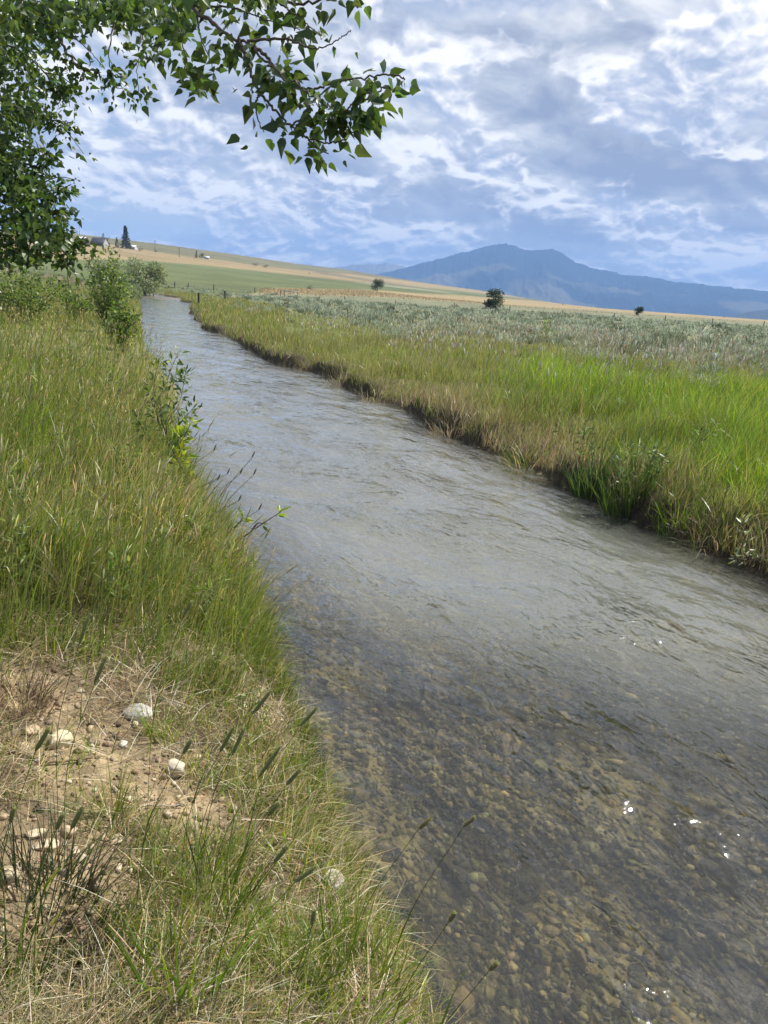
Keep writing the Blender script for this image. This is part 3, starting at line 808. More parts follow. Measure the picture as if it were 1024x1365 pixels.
def sage_flat():
    bb = B(); n = 5600
    x, y = polar(n, 20, 215, -17, 40, 0.9)
    z, sl_, sr_, ins, _ = height(x, y, True)
    bnd = 7.5 + 0.24 * np.maximum(x + 10, 0); n1 = fbm(x / 4, y / 4, 3, 133)
    k = (sr_ > 2) & (rng.random(n) < sstep(sr_ + (n1 - .5) * 9, bnd - 3, bnd + 4) * sstep(fbm(x / 3.2, y / 3.2, 3, 171), .30, .56)); x, y, z = x[k], y[k], z[k]
    for i in range(len(x)):
        r = math.hypot(x[i], y[i]); nl = int(np.clip(4200 / r, 20, 110))
        sage_bush(bb, (x[i], y[i], z[i]), rng.choice([.55, .8, 1.1, 1.5, 1.9], p=[.25, .3, .25, .14, .06]) * rng.uniform(.85, 1.15) * (1 + r / 500), nl, 0.018 + r * 0.0008, SAGE[rng.integers(4)], i % 40)
    return tag(bb.build('sagebrush_cover', M_SAGE), 'grey green sagebrush covering the flat beyond the meadow', kind='stuff')


sage_flat()

# single sagebrush one can pick out
GS = 'single sagebrush standing out of the flat'
for i, (px, py, s, lab, dark) in enumerate([
        (335, 418, 1.0, 'pale rounded sagebrush close to the far bank near the bend', 0), (405, 415, 1.15, 'grey sagebrush clump second from the bend on the far bank', 0),
        (520, 414, 1.5, 'dark sagebrush before the round bush by the fence', 1), (575, 420, 1.0, 'dark twiggy sagebrush above the white seed heads', 1),
        (940, 520, 1.0, 'silvery sagebrush in the bright green grass on the far bank', 0), (800, 462, 1.0, 'brown tipped sagebrush at the edge of the green grass', 2),
        (690, 450, 1.0, 'sagebrush with dark lower twigs behind the white seed heads', 1), (815, 437, 1.6, 'dark sagebrush on the flat below the small bush by the fence', 1),
        (955, 437, 1.8, 'isolated dark sagebrush far out near the last fence posts', 1), (895, 470, 1.0, 'brown flowered sagebrush right of the pale seed heads', 2)]):
    p = hit(px, py, 5); bb = B()
    r = math.hypot(p[0], p[1]); colr = [(0.36, 0.38, 0.29), (0.11, 0.105, 0.065), (0.25, 0.20, 0.13)][dark]
    sage_bush(bb, (p[0], p[1], p[2]), s, 260, 0.016 + r * 0.0007, colr, 900 + i)
    e = empty('sagebrush', p); tag(e, lab, 'sagebrush', GS)
    bb.build('foliage', M_SAGE, e, origin=p)
    tb = B()
    for k in range(7):
        a = k * 0.9; q = np.array([math.cos(a), math.sin(a), 0]) * .22 * s
        tube(tb, [p + (0, 0, -.03), p + q * .5 + (0, 0, .12 * s), p + q + (0, 0, .34 * s)], [.018, .012, .006], (0.16, 0.12, 0.08), 4)
    tb.build('stem', M_BARK, e, origin=p)


# pale seed heads over the meadow's far edge
def seed_heads():
    bb = B(); pts = []
    for (cx, cyy, sx, sy, n) in ((625, 445, 45, 7, 170), (800, 470, 40, 14, 260), (700, 462, 60, 10, 160), (905, 495, 70, 18, 240), (985, 500, 40, 25, 150), (560, 450, 40, 10, 60), (850, 520, 80, 20, 80), (560, 480, 130, 30, 420), (420, 450, 90, 20, 260), (640, 540, 90, 40, 200)):
        qx = rng.normal(cx, sx * .6, n); qy = rng.normal(cyy, sy * .6, n)
        d = ray(qx, qy); t = (0.62 - CAM_H) / np.minimum(d[:, 2], -0.012); p = CAM + d * t[:, None]; pts.append(p[:, :2])
    p = np.concatenate(pts); x, y = p[:, 0], p[:, 1]; z, sl_, sr_, ins, _ = height(x, y, True); k = (sr_ > 1.5) & (y < 90); x, y, z = x[k], y[k], z[k]; N = len(x); r = np.hypot(x, y)
    h = rng.uniform(.55, .95, N); c = jit((0.34, 0.30, 0.16), N)
    t1, t0 = ribbons(bb, np.stack([x, y, z], -1), h, 0.002 * (1 + r / 6), rng.normal(.3, 1, N), rng.uniform(0, .2, N), rng.uniform(0, .25, N), c, c, 4, tipw=.7)
    d = (t1 - t0) / np.linalg.norm(t1 - t0, axis=1, keepdims=True)
    spindles(bb, t1 - d * .04, t1 + d * rng.uniform(.07, .14, N)[:, None], 0.006 + r * 0.00028, pick([(0.66, 0.60, 0.44), (0.52, 0.44, 0.27), (.72, .68, .55)], [3, 2, 2], N), 4)
    return tag(bb.build('seed_head_grass', M_STRAW), 'tall grass with pale cream seed heads at the edge of the sagebrush', kind='stuff')


seed_heads()


# dry strip beyond the fence, and long grass on the left up to the bend
def dry_strip():
    bb = B(); n = 60000
    x, y = polar(n, 170, 420, -10, 34, .6)
    z = height(x, y); px, py = project(x, y, z)
    lo = np.interp(px, [300, 370, 520, 700, 1024, 1400], [392, 391.5, 396, 408.5, 429.5, 455]); hi = np.interp(px, [370, 480, 600, 730, 760, 1400], [385, 387, 394, 403, 0, 0])
    k = (py < lo + rng.normal(0, 1.2, n)) & (py > hi) & (px > 345); x, y, z = x[k], y[k], z[k]; N = len(x)
    c = pick([(0.38, 0.31, 0.18), (0.33, 0.27, 0.15), (.45, .38, .24), (.25, .21, .12)], [3, 2, 2, 1], N)
    ribbons(bb, np.stack([x, y, z], -1), rng.uniform(.35, .75, N), rng.uniform(.10, .26, N), rng.uniform(0, 6.28, N), rng.uniform(0, .3, N), rng.uniform(0, .3, N), c, c * 1.1, 2, tipw=.3)
    return tag(bb.build('tawny_grass', M_STRAW), 'strip of tawny dry grass along the far fence', kind='stuff')


def left_far_grass():
    bb = B(); n = 70000
    x, y = polar(n, 28, 190, -50, -8, .5)
    z, sl_, sr_, ins, _ = height(x, y, True); r = np.hypot(x, y)
    k = ((sl_ > 0) & (sl_ < 60)) | ((sr_ > 0.0) & (sr_ < 9)); k &= ~ins; x, y, z, r, sr_ = x[k], y[k], z[k], r[k], sr_[k]; N = len(x)
    c = pick([OLIVE, (0.17, 0.18, 0.06), (.26, .23, .10), GRN, (0.33, 0.28, 0.15)], [3, 3, 2, 2, 1.5], N)
    ribbons(bb, np.stack([x, y, z], -1), rng.uniform(.25, .62, N) * np.where(sr_ > 0, .8, 1), rng.uniform(.010, .022, N) * (1 + r / 40), rng.uniform(0, 6.28, N), rng.uniform(0, .3, N), rng.uniform(0, .35, N), c, c * 1.15, 2)
    return tag(bb.build('bankside_grass', M_GRASS), 'olive grass along both banks up to the bend', kind='stuff')


dry_strip(); left_far_grass()


# ---------------------------------------------------------------- pebbles on the bed and crumbs on the bare earth
def pebble_mesh():
    q = bmesh.new(); bmesh.ops.create_icosphere(q, subdivisions=1, radius=1); v = np.array([p.co[:] for p in q.verts]); f = np.array([[w.index for w in p.verts] for p in q.faces]); q.free(); return v, f


PV, PF = pebble_mesh()


def pebbles(bb, x, y, z, s, cols, flat=0.6):
    N = len(x); a = rng.uniform(0, 6.28, N); sc = np.stack([s * rng.uniform(.8, 1.3, N), s * rng.uniform(.6, 1.0, N), s * flat * rng.uniform(.7, 1.2, N)], -1)
    v = PV[None] * (1 + rng.normal(0, .13, (N, len(PV), 1))) * sc[:, None, :]
    ca, sa = np.cos(a)[:, None], np.sin(a)[:, None]
    v = np.stack([v[..., 0] * ca - v[..., 1] * sa, v[..., 0] * sa + v[..., 1] * ca, v[..., 2]], -1) + np.stack([x, y, z], -1)[:, None]
    bb.add(v.reshape(-1, 3), (PF[None] + (np.arange(N) * len(PV))[:, None, None]).reshape(-1, 3), np.repeat(cols, len(PV), 0))


def bed_pebbles():
    bb = B(); n = 42000
    x, y = polar(n, 1.2, 14, -25, 60, 0.2)
    z, sl_, sr_, ins, _ = height(x, y, True); cl = fbm(x * 1.1, y * 1.1, 3, 151)
    k = ins & (rng.random(n) < .35 + .65 * sstep(cl, .35, .6)); x, y, z = x[k], y[k], z[k]; N = len(x)
    s = np.minimum(0.011 * np.exp(rng.normal(0, .55, N)) * (1 + np.hypot(x, y) / 9), .07)
    c = pick([(0.165, 0.14, 0.08), (0.10, 0.083, 0.045), (0.22, 0.185, 0.105), (0.045, 0.04, 0.027), (0.30, 0.25, 0.14), (.36, .25, .08)], [4, 4, 3, 3, 0.9, .25], N, .25)
    pebbles(bb, x, y, z + s * .2, s, c)
    return tag(bb.build('stream_bed_pebbles', M_ROCK, smooth=True), 'brown pebbles and cobbles on the bed under clear water', kind='stuff')


def soil_crumbs():
    bb = B(); n = 34000
    x = rng.uniform(-3.2, 0.5, n); y = rng.uniform(1.0, 4.6, n)
    z, sl_, sr_, ins, _ = height(x, y, True); sa = soil_amount(x, y)
    k = (sl_ > .05) & (rng.random(n) < .25 + .75 * sa); x, y, z = x[k], y[k], z[k]; N = len(x)
    s = 0.0034 * np.exp(rng.normal(0, .75, N)); s = np.minimum(s, .02); c = pick([(0.31, 0.235, 0.15), (0.22, 0.165, 0.105), (0.48, 0.40, 0.28), (.14, .105, .07)], [4, 3, 1.6, 2], N)
    pebbles(bb, x, y, z + s * .3, s, c, .75)
    return tag(bb.build('gravel', M_ROCK), 'crumbs of dry earth and grit on the bare patch of bank', kind='stuff')


bed_pebbles(); soil_crumbs()


# ---------------------------------------------------------------- loose stones
def stone(px, py, wpx, lab, colr, flat=0.6, seed=0, name='stone', zoff=0.3, group='stones lying on the bare bank'):
    p = hit(px, py); dist = float((p - CAM) @ FW); s = wpx / FPX * dist / 2
    q = bmesh.new(); bmesh.ops.create_icosphere(q, subdivisions=3, radius=1)
    a = seed * 1.7
    for v in q.verts:
        n = mnoise.fractal(v.co * 1.1 + Vector((seed * 3.1, 0, 0)), 0.9, 2.0, 4); c = mnoise.cell_vector(v.co * 1.3 + Vector((seed, seed, 0)))
        v.co *= 1 + 0.28 * n + 0.06 * c.x
        v.co = Vector((v.co.x * 1.0, v.co.y * 0.85, v.co.z * flat))
    V = np.array([v.co[:] for v in q.verts]); g = np.random.default_rng(seed)
    for _ in range(9):
        nn = g.normal(size=3); nn /= np.linalg.norm(nn); ex = np.maximum(V @ nn - g.uniform(.5, .85) * (abs(nn[2]) * flat + 1 - abs(nn[2])), 0); V = V - ex[:, None] * nn * .9
    V = V * s * 1.12; Fc = [[v.index for v in f.verts] for f in q.faces]; q.free()
    V = np.stack([V[:, 0] * math.cos(a) - V[:, 1] * math.sin(a), V[:, 0] * math.sin(a) + V[:, 1] * math.cos(a), V[:, 2]], -1)
    o = p + (0, 0, s * flat * zoff)
    bb = B(); bb.add(V, Fc, np.array(colr)); ob = bb.build(name, M_ROCK, smooth=True); ob.location = [float(t) for t in o]
    return tag(ob, lab, 'stone', group)


CRM = (0.56, 0.47, 0.31); GRY = (0.42, 0.40, 0.36); BUF = (0.48, 0.37, 0.24)
for i, (px, py, w_, lab, c, fl) in enumerate([
        (78, 993, 36, 'round cream stone lying above the dry stick', CRM, .75), (40, 975, 26, 'flat buff stone behind the round cream stone', BUF, .5), (33, 1000, 22, 'small buff stone touching the dry stick', BUF, .6),
        (180, 958, 42, 'grey lichen covered stone at the top of the bare patch', GRY, .6), (233, 1032, 34, 'tall pale stone at the right of the bare patch', (0.52, 0.45, .34), .8), (108, 922, 13, 'small rounded stone in dry grass above the bare patch', CRM, .7),
        (163, 994, 14, 'little white stone below the grey lichen stone', (.62, .57, .47), .7), (45, 1114, 26, 'flat cream slab left of the pale stone pile', CRM, .4), (92, 1112, 22, 'brown topped stone in the pale stone pile', BUF, .8),
        (62, 1130, 30, 'low cream slab below the flat cream slab', CRM, .4), (107, 1145, 22, 'bright cream stone at the lower end of the stone pile', (.62, .54, .37), .6), (100, 1138, 16, 'angular cream stone in the middle of the pile', CRM, .7),
        (136, 1118, 16, 'tan stone at the upper right of the pile', BUF, .6), (156, 1122, 20, 'pale stone standing apart right of the pile', CRM, .6), (84, 1164, 14, 'small round stone under the stone pile', (.6, .53, .4), .7),
        (10, 1168, 34, 'cream slab half cut by the left edge of the picture', CRM, .5), (157, 1158, 14, 'thin pale chip in the dead grass', CRM, .4), (122, 1131, 12, 'small tan pebble between the larger pile stones', BUF, .7),
        (440, 1186, 44, 'rounded grey stone half sunk in grass near the water', (.36, .33, .27), .8), (322, 1215, 18, 'tan stone in thatch left of the rounded grey stone', BUF, .6), (30, 1058, 14, 'small stone on bare earth at the far left', CRM, .6),
        (235, 944, 14, 'pale chip in grass above the tall pale stone', (.6, .55, .45), .5), (310, 920, 12, 'small pale stone in grass towards the water', (.55, .52, .42), .6), (262, 1010, 14, 'narrow pale stone right of the tall stone', CRM, .6)]):
    stone(px, py, w_, lab, c, fl, i + 1)
for i, (px, py, w_, lab, c) in enumerate([(678, 1000, 44, 'pale boulder under the water in mid stream', (.34, .26, .15)), (570, 990, 26, 'small tan cobble under the water left of the pale boulder', (.24, .19, .11)),
                                          (640, 945, 60, 'wide dark cobble under the rippled water', (.10, .09, .06)), (545, 935, 60, 'low dark rock under water close to the near bank', (.07, .07, .055)),
                                          (570, 1133, 18, 'yellow pebble under the shallow water', (.42, .30, .12)), (700, 1195, 60, 'large dark rock under water below the yellow pebble', (.06, .055, .04)), (965, 1175, 60, 'dark rock under water by the right of the frame', (.055, .05, .04))]):
    p = hit(px, py); o = stone(px, py, w_, lab, c, .5, 40 + i, 'submerged_stone', .5, 'stones under the water')

# ---------------------------------------------------------------- foreground timothy stalks, dark tuft, stick, dry leaves
STK = (0.10, 0.15, 0.035)


def timothy(px, py, dist, length_px, lean=0.35, lab=None, base_px=None, colr=(0.24, 0.26, 0.10), seed=0):
    """a stalk whose cylindrical head is centred on the pixel, at a distance from the camera"""
    c = at(px, py, dist); L = length_px / FPX * dist; a = rad(62)
    ax = np.array([math.sin(lean), 0.12, math.cos(lean)]); ax /= np.linalg.norm(ax)
    top = c + ax * L / 2; bot = c - ax * L / 2
    foot = bot - np.array([ax[0] * 0.8, rng.uniform(-.05, .1), 0]) * 0.35; foot[2] = H1(foot[0], foot[1]) - .01
    e = empty('timothy_stalk', foot); tag(e, lab or 'timothy grass stalk with a green cylindrical seed head', 'grass stalk', 'timothy stalks on the near bank')
    mid = foot * .5 + bot * .5 + np.array([-0.03, 0, .04]); path = curve3([foot, mid, bot], 10)
    sb = B(); tube(sb, path, np.linspace(.0012, .0009, len(path)), jit(STK, 1)[0], 5); sb.build('stem', M_LEAF, e, origin=foot)
    hb = B(); n = 7; ts = np.linspace(0, 1, n); rad_ = 0.0052 * np.array([.45, .9, 1, 1, .95, .8, .3]); pts = bot + (top - bot) * ts[:, None]
    tube(hb, pts, rad_, np.array(colr), 8)
    m = 170; tq = rng.uniform(.03, .98, m); aa = rng.uniform(0, 6.28, m); pp = bot + (top - bot) * tq[:, None]
    s1 = np.cross(ax, (0, 1, .1)); s1 /= np.linalg.norm(s1); s2 = np.cross(ax, s1); out_ = s1 * np.cos(aa)[:, None] + s2 * np.sin(aa)[:, None]
    leaves(hb, pp + out_ * .003, out_ * .6 + ax, np.full(m, .006), jit((0.32, 0.34, 0.16), m, .2), 'lance')
    hb.build('seed_head', M_LEAF, e, origin=foot)
    for _ in range(2):
      lb = B(); m = 1; k0 = rng.integers(3, 7, m); ribbons(lb, path[k0], rng.uniform(.10, .2, m), np.full(m, .0045), rng.uniform(-.6, .9, m), rng.uniform(.15, .4, m), rng.uniform(.2, .5, m), jit(GRN, m), jit(YGRN, m), 5)
      lb.build('leaf', M_GRASS, e, origin=foot)


for i, (px, py, d, L, ln, lab) in enumerate([
        (113, 838, 2.2, 46, .33, 'timothy stalk with its head highest of all, above the bare patch'), (134, 893, 2.1, 42, .38, 'timothy stalk just below the highest head, in brown grass'), (57, 985, 1.75, 40, .5, 'timothy stalk whose head crosses the round cream stone'),
        (103, 1090, 1.65, 38, .45, 'timothy stalk standing over the stone pile'), (80, 1095, 1.7, 26, .4, 'short headed timothy stalk left of the stalk over the stone pile'), (17, 1085, 1.6, 24, .3, 'timothy stalk near the left edge beside the grey leaf clump'),
        (350, 935, 2.2, 40, .62, 'timothy stalk leaning towards the water above the other leaning heads'), (303, 985, 2.1, 42, .45, 'timothy stalk left of a pair of leaning heads'), (318, 988, 2.1, 42, .38, 'timothy stalk close right beside another head'),
        (250, 995, 2.0, 24, .5, 'small headed timothy stalk right of the bare patch'), (360, 1015, 2.0, 52, .55, 'timothy stalk with the longest head, in mid bank'), (412, 955, 2.3, 36, .7, 'timothy stalk leaning furthest out at the water edge'),
        (392, 1035, 2.0, 30, .65, 'timothy stalk just right of the longest head'), (375, 1138, 1.75, 32, .6, 'timothy stalk over curled brown leaves'), (408, 1165, 1.7, 36, .85, 'timothy stalk bending over the rounded grey stone'),
        (365, 1078, 1.85, 24, .6, 'small timothy head between the longest head and the brown leaves'), (418, 1222, 1.6, 24, .1, 'upright timothy stalk below the rounded grey stone'), (250, 812, 2.4, 26, .5, 'small timothy head over pale grass above mid bank'),
        (566, 1098, 2.0, 22, .75, 'timothy stalk reaching over the water with a tan head'), (626, 1095, 2.0, 20, .8, 'dark headed stalk reaching furthest over the water'), (603, 1222, 1.8, 16, .5, 'pale tipped stalk over the water near the bottom'), (658, 1288, 1.75, 16, .7, 'lowest stalk reaching over the water')]):
    timothy(px, py, d, L, ln, lab, seed=i, colr=(0.24, 0.26, 0.10) if px < 500 else (0.25, 0.2, 0.1))

# thin dark headed stalks over the water further up
for i, (px, py, d, L) in enumerate([(652, 545, 0, 0)] * 0): pass
for i, (px, py, d) in enumerate([(267, 543, 7.2), (303, 632, 6.3), (318, 668, 5.6), (336, 610, 6.0), (285, 600, 6.6), (290, 640, 6.1), (320, 632, 5.9), (345, 680, 5.4), (338, 633, 5.8), (260, 640, 6.2)]):
    c = at(px, py, d); ax = np.array([.4, 0, .92]); L = .055
    foot = c - np.array([.35, -.05, 0]) ; foot[2] = H1(foot[0], foot[1]) - .02
    e = empty('grass_stalk', foot); tag(e, 'thin grass stalk with a dark seed head leaning over the water beside the sapling', 'grass stalk', 'thin dark headed stalks along the middle of the near bank')
    path = curve3([foot, foot * .5 + c * .5 + np.array([-.04, 0, .05]), c], 8); sb = B(); tube(sb, path, np.linspace(.003, .0018, len(path)), (0.16, 0.15, 0.06), 4); sb.build('stem', M_LEAF, e, origin=foot)
    hb = B(); spindles(hb, c[None], (c + ax * L)[None], np.array([.0052]), np.array([[.07, .055, .035]]), 6); hb.build('seed_head', M_LEAF, e, origin=foot)


def tuft(px, py, n, h, w, cols, lab, spread=.1, name='grass_tuft', lean=.5, wts=None):
    p = hit(px, py); bb = B(); N = n; a = rng.uniform(0, 6.28, N); r = np.sqrt(rng.random(N)) * spread
    base = np.stack([p[0] + r * np.cos(a), p[1] + r * np.sin(a), np.full(N, p[2] - .02)], -1); base[:, 2] = height(base[:, 0], base[:, 1]) - .02
    c = pick(cols, wts or [1] * len(cols), N)
    ribbons(bb, base, h * rng.uniform(.55, 1.15, N), w * rng.uniform(.6, 1.3, N), a + rng.normal(0, .6, N), rng.uniform(.05, lean, N), rng.uniform(.05, lean * 1.1, N), c, c * 1.1, 5)
    ob = bb.build(name, M_GRASS, origin=p); return tag(ob, lab, 'grass tuft', 'separate grass tufts')


tuft(45, 1262, 420, .27, .005, [(.03, .05, .012), (0.04, .05, .02), (.1, .08, .05)], 'shaggy grass tuft darkened for the deep shadow on the lower bank', .19, lean=.7)  # near-black blade colours carry the deep shadow of the lower bank
tuft(240, 1330, 42, .42, .0065, [GRN, (0.11, .17, .03), YGRN], 'tall broad bladed green tuft at the bottom of the bank', .07, lean=.35)
tuft(470, 1330, 260, .26, .0055, [LIME, YGRN, GRN], 'bright lime green tuft at the bottom edge beside the water', .14, lean=.5)
tuft(385, 1345, 200, .24, .0055, [YGRN, LIME, OLIVE], 'yellow green tuft left of the bright lime tuft', .12, lean=.5)
tuft(10, 1350, 40, .34, .007, [GRN, DKG], 'broad bladed tuft in the bottom left corner', .06, lean=.3)
tuft(215, 985, 60, .20, .0042, [YGRN, LIME], 'bright tuft growing beside the grey lichen stone', .05, lean=.35)
tuft(290, 1210, 60, .34, .006, [GRN, DKG, OLIVE], 'tall green tuft in the middle of the dead grass', .08, lean=.4)
tuft(150, 1090, 26, .24, .0045, [YGRN, (.24, .24, .06)], 'sparse yellowing tuft on the bare earth', .05, lean=.3)
tuft(100, 800, 160, .34, .0045, [(.22, .17, .11), OLIVE, (.14, .12, .07)], 'brown green tuft above the bare patch', .1, lean=.5)
tuft(30, 945, 340, .24, .0035, [(.12, .085, .055), (.2, .15, .1)], 'dark brown dead tuft at the left of the bare patch', .1, lean=.8)
tuft(840, 660, 190, .62, .012, [(0.055, .10, .028), DKG, (.09, .14, .04)], 'dark green reed clump standing at the edge of the far bank', .28, 'reed_clump', .35)
tuft(790, 655, 150, .60, .012, [(0.05, .09, .028), DKG, (.08, .13, .04)], 'dense dark reed clump left of its taller neighbour on the far bank', .20, 'reed_clump', .35)
tuft(905, 690, 120, .34, .011, [DKG, LIME, GRN], 'small green clump on the dark cut bank by the water', .22, 'grass_tuft', .5)


for i, (px, py, n_, h_, lab, cl_) in enumerate([
        (455, 520, 130, .5, 'bleached tuft hanging over the far bank above the undercut', [(.42, .36, .24), (.3, .25, .15), (.2, .16, .1)]), (500, 535, 130, .45, 'dry tuft on the far bank left of mid stream', [(.42, .36, .24), (.3, .25, .15), OLIVE]),
        (700, 625, 150, .5, 'mixed green and dry tuft on the far bank left of the reeds', [OLIVE, (.36, .3, .18), GRN]), (960, 715, 140, .45, 'dark dry tuft overhanging the bank beside the silvery plant', [(.12, .09, .05), (.2, .16, .09), DKG]),
        (600, 585, 140, .45, 'straw coloured tuft overhanging the middle of the far bank', [(.46, .4, .27), (.33, .27, .16)]), (870, 640, 120, .55, 'bright green tuft behind the tall reed clump', [LIME, GRN, YGRN])]):
    tuft(px, py - 8, n_, h_, .010, cl_, lab, .32, 'grass_tuft', .75)


def stick(pts, r, lab, colr):
    q = np.array([hit(a, b_) + (0, 0, .012) for a, b_ in pts]); path = curve3(q, 14); path += rng.normal(0, .002, path.shape)
    bb = B(); tube(bb, path, np.linspace(r, r * .5, len(path)), colr, 6); tag(bb.build('dry_stick', M_BARK, origin=q[0]), lab, 'stick', 'fallen sticks on the bank')


stick([(10, 1003), (40, 1012), (65, 1020), (95, 1018), (125, 1014)], .006, 'dry stick lying below the round cream stone', (.20, .145, .09))
stick([(0, 1289), (40, 1291), (75, 1291), (100, 1286)], .005, 'bleached stick at the foot of the dark tuft', (.42, .36, .26))
stick([(165, 1082), (200, 1078), (245, 1079)], .004, 'thin grey stick across dead grass right of the bare patch', (.36, .32, .26))
for i, (px, py, lab) in enumerate([(372, 1115, 'curled orange brown leaf in grass above the rounded grey stone'), (300, 1245, 'dark brown curled leaf on the dead grass'), (240, 1135, 'rust coloured leaf scrap in the dead grass'), (222, 1187, 'small red brown leaf below the rust coloured leaf'), (375, 1103, 'upper curled tan leaf near the orange brown leaf')]):
    p = hit(px, py) + (0, 0, .012); bb = B(); leaves(bb, p[None], np.array([[.8, .4, .3]]), np.array([.05]), np.array([[(.36, .19, .08), (.10, .06, .04), (.40, .2, .08), (.25, .1, .05), (.5, .36, .2)][i]]))
    tag(bb.build('dry_leaf', M_STRAW, origin=p), lab, 'leaf', 'fallen leaves on the bank')


# ---------------------------------------------------------------- shrubs and saplings
def shrub(name, lab, base, stems, leafn, lsize, cols, kind='delta', group=None, leafspan=(0.25, 1.0), barkc=(0.16, 0.12, 0.075), srad=.008, cat='shrub', spread=.05, wts=None):
    """stems: list of point lists (world). Leaves stand out along them."""
    e = empty(name, base); tag(e, lab, cat, group)
    sb = B(); lb = B(); P_, A_ = [], []
    for st in stems:
        path = curve3(st, 14); tube(sb, path, np.linspace(srad, srad * .3, len(path)), barkc, 5)
        seg = np.diff(path, axis=0); L = np.linalg.norm(seg, axis=1).sum()
        n = max(3, int(leafn * L)); t = rng.uniform(*leafspan, n) * (len(path) - 1.001); i = t.astype(int); f = (t - i)[:, None]
        p = path[i] * (1 - f) + path[i + 1] * f; d = seg[i] / np.linalg.norm(seg[i], axis=1, keepdims=True)
        a = rng.normal(size=(n, 3)); a -= (a * d).sum(1, keepdims=True) * d * .6; a[:, 2] += .1; a /= np.linalg.norm(a, axis=1, keepdims=True)
        p = p + a * rng.uniform(0.2, 1, (n, 1)) * spread
        P_.append(p); A_.append(a + d * .5)
    p = np.concatenate(P_); a = np.concatenate(A_); n = len(p)
    leaves(lb, p, a, lsize * rng.uniform(.6, 1.25, n), pick(cols, wts or [1] * len(cols), n), kind)
    sb.build('stem', M_BARK, e, origin=base); lb.build('foliage', M_LEAF, e, origin=base); return e


def bushy(name, lab, px, py, wpx, hpx, n, leafn, lsize, cols, kind='lance', tmin=1.0, dist=None, spread=.06, **kw):
    """a bush whose foot is at a pixel, given its width and height in pixels"""
    b0 = hit(px, py, tmin) if dist is None else at(px, py, dist)
    if dist is not None: b0[2] = H1(b0[0], b0[1])
    d = float((b0 - CAM) @ FW); w_ = wpx / FPX * d / 2; h_ = hpx / FPX * d
    st = []
    for i in range(n):
        a = rng.uniform(0, 6.28); q = math.sqrt(rng.random()); dx_, dy_ = math.cos(a) * q * w_, math.sin(a) * q * w_
        hh = h_ * (1 - .45 * q * q) * rng.uniform(.75, 1.05)
        st.append([b0 + (dx_ * .15, dy_ * .15, -.03), b0 + (dx_ * .55 + rng.normal(0, .04 * w_), dy_ * .55, hh * .55), b0 + (dx_, dy_, hh)])
    return shrub(name, lab, b0, st, leafn, lsize, cols, kind, spread=spread, **kw)


LG = [(0.11, 0.175, 0.045), (0.16, 0.23, 0.06), (0.07, 0.12, 0.03), (0.23, 0.29, 0.09)]
# young shrubs down the near bank
bushy('poplar_shrub', 'young poplar shrub with upright shoots before the pale willow', 146, 425, 70, 112, 40, 30, .09, LG, 'delta', dist=24, srad=.009, spread=.09)
bushy('poplar_shrub', 'lower bright leaved poplar shrub reaching over the water', 163, 440, 50, 70, 24, 44, .09, [(0.13, 0.2, 0.04), (0.2, 0.27, 0.06), (.07, .12, .03)], 'delta', dist=19, srad=.008, spread=.08)
bushy('leafy_shrub', 'dense light green shrub under the overhanging tree', 25, 405, 150, 84, 50, 30, .085, [(0.13, 0.2, 0.04), (0.17, 0.24, 0.055), (.07, .12, .03), (.09, .14, .03)], 'delta', dist=25, spread=.10)
bushy('leafy_shrub', 'small light green shrub right of the dense shrub', 95, 400, 60, 50, 24, 44, .085, [(0.13, 0.2, 0.04), (.08, .13, .03)], 'delta', dist=28, spread=.10)
b0 = np.array([-1.95, 7.7, 0]); b0[2] = H1(b0[0], b0[1])
p = lambda px, py, d: at(px, py, d)
shrub('sapling', 'dark leaved sapling leaning over the water from the near bank', b0,
      [[b0, p(210, 560, 7.6), p(222, 510, 7.7), p(238, 468, 7.8)], [b0, p(222, 580, 7.4), p(240, 535, 7.5), p(248, 490, 7.6)], [b0, p(215, 570, 7.5), p(205, 520, 7.6), p(212, 480, 7.7)],
       [b0, p(228, 590, 7.3), p(245, 560, 7.3), p(262, 540, 7.4)], [b0, p(225, 600, 7.2), p(240, 585, 7.2), p(250, 575, 7.2)], [b0, p(205, 590, 7.4), p(190, 570, 7.5), p(182, 550, 7.6)], [b0, p(215, 560, 7.2), p(232, 510, 7.4), p(252, 500, 7.5)]],
      48, .072, [(0.09, 0.145, 0.04), (0.13, 0.19, 0.05), (.06, .10, .03), (.28, .33, .05)], 'lance', 'saplings along the near bank', cat='sapling', spread=.06, wts=[3, 3, 3, .7])
b1 = np.array([-1.62, 7.0, 0]); b1[2] = H1(b1[0], b1[1])
shrub('sapling', 'small sapling with bright yellow green top leaves at the water edge', b1,
      [[b1, p(236, 610, 6.8), p(247, 580, 6.8), p(257, 560, 6.8)], [b1, p(240, 620, 6.7), p(247, 603, 6.7)], [b1, p(232, 605, 6.8), p(240, 575, 6.9)]],
      60, .09, [(0.22, 0.30, 0.045), (0.3, .36, .06), (.12, .18, .04)], 'lance', 'saplings along the near bank', cat='sapling', spread=.05)
b2 = np.array([-1.02, 4.75, 0]); b2 = hit(300, 728); b2[2] = H1(b2[0], b2[1])
dd = float((b2 - CAM) @ FW)
shrub('sapling', 'bare red brown shoot with a few leaves at its tip over the water', b2, [[b2, p(325, 715, dd), p(347, 700, dd), p(375, 682, dd)], [b2, p(312, 705, dd), p(325, 690, dd)], [p(335, 708, dd), p(343, 698, dd), p(350, 697, dd)]], 26, .085,
      [(0.16, 0.24, 0.045), (0.26, .32, .07)], 'lance', 'saplings along the near bank', leafspan=(.88, 1.0), barkc=(.13, .06, .04), srad=.009, cat='sapling', spread=.02)
b3 = hit(1012, 752); dd = float((b3 - CAM) @ FW)
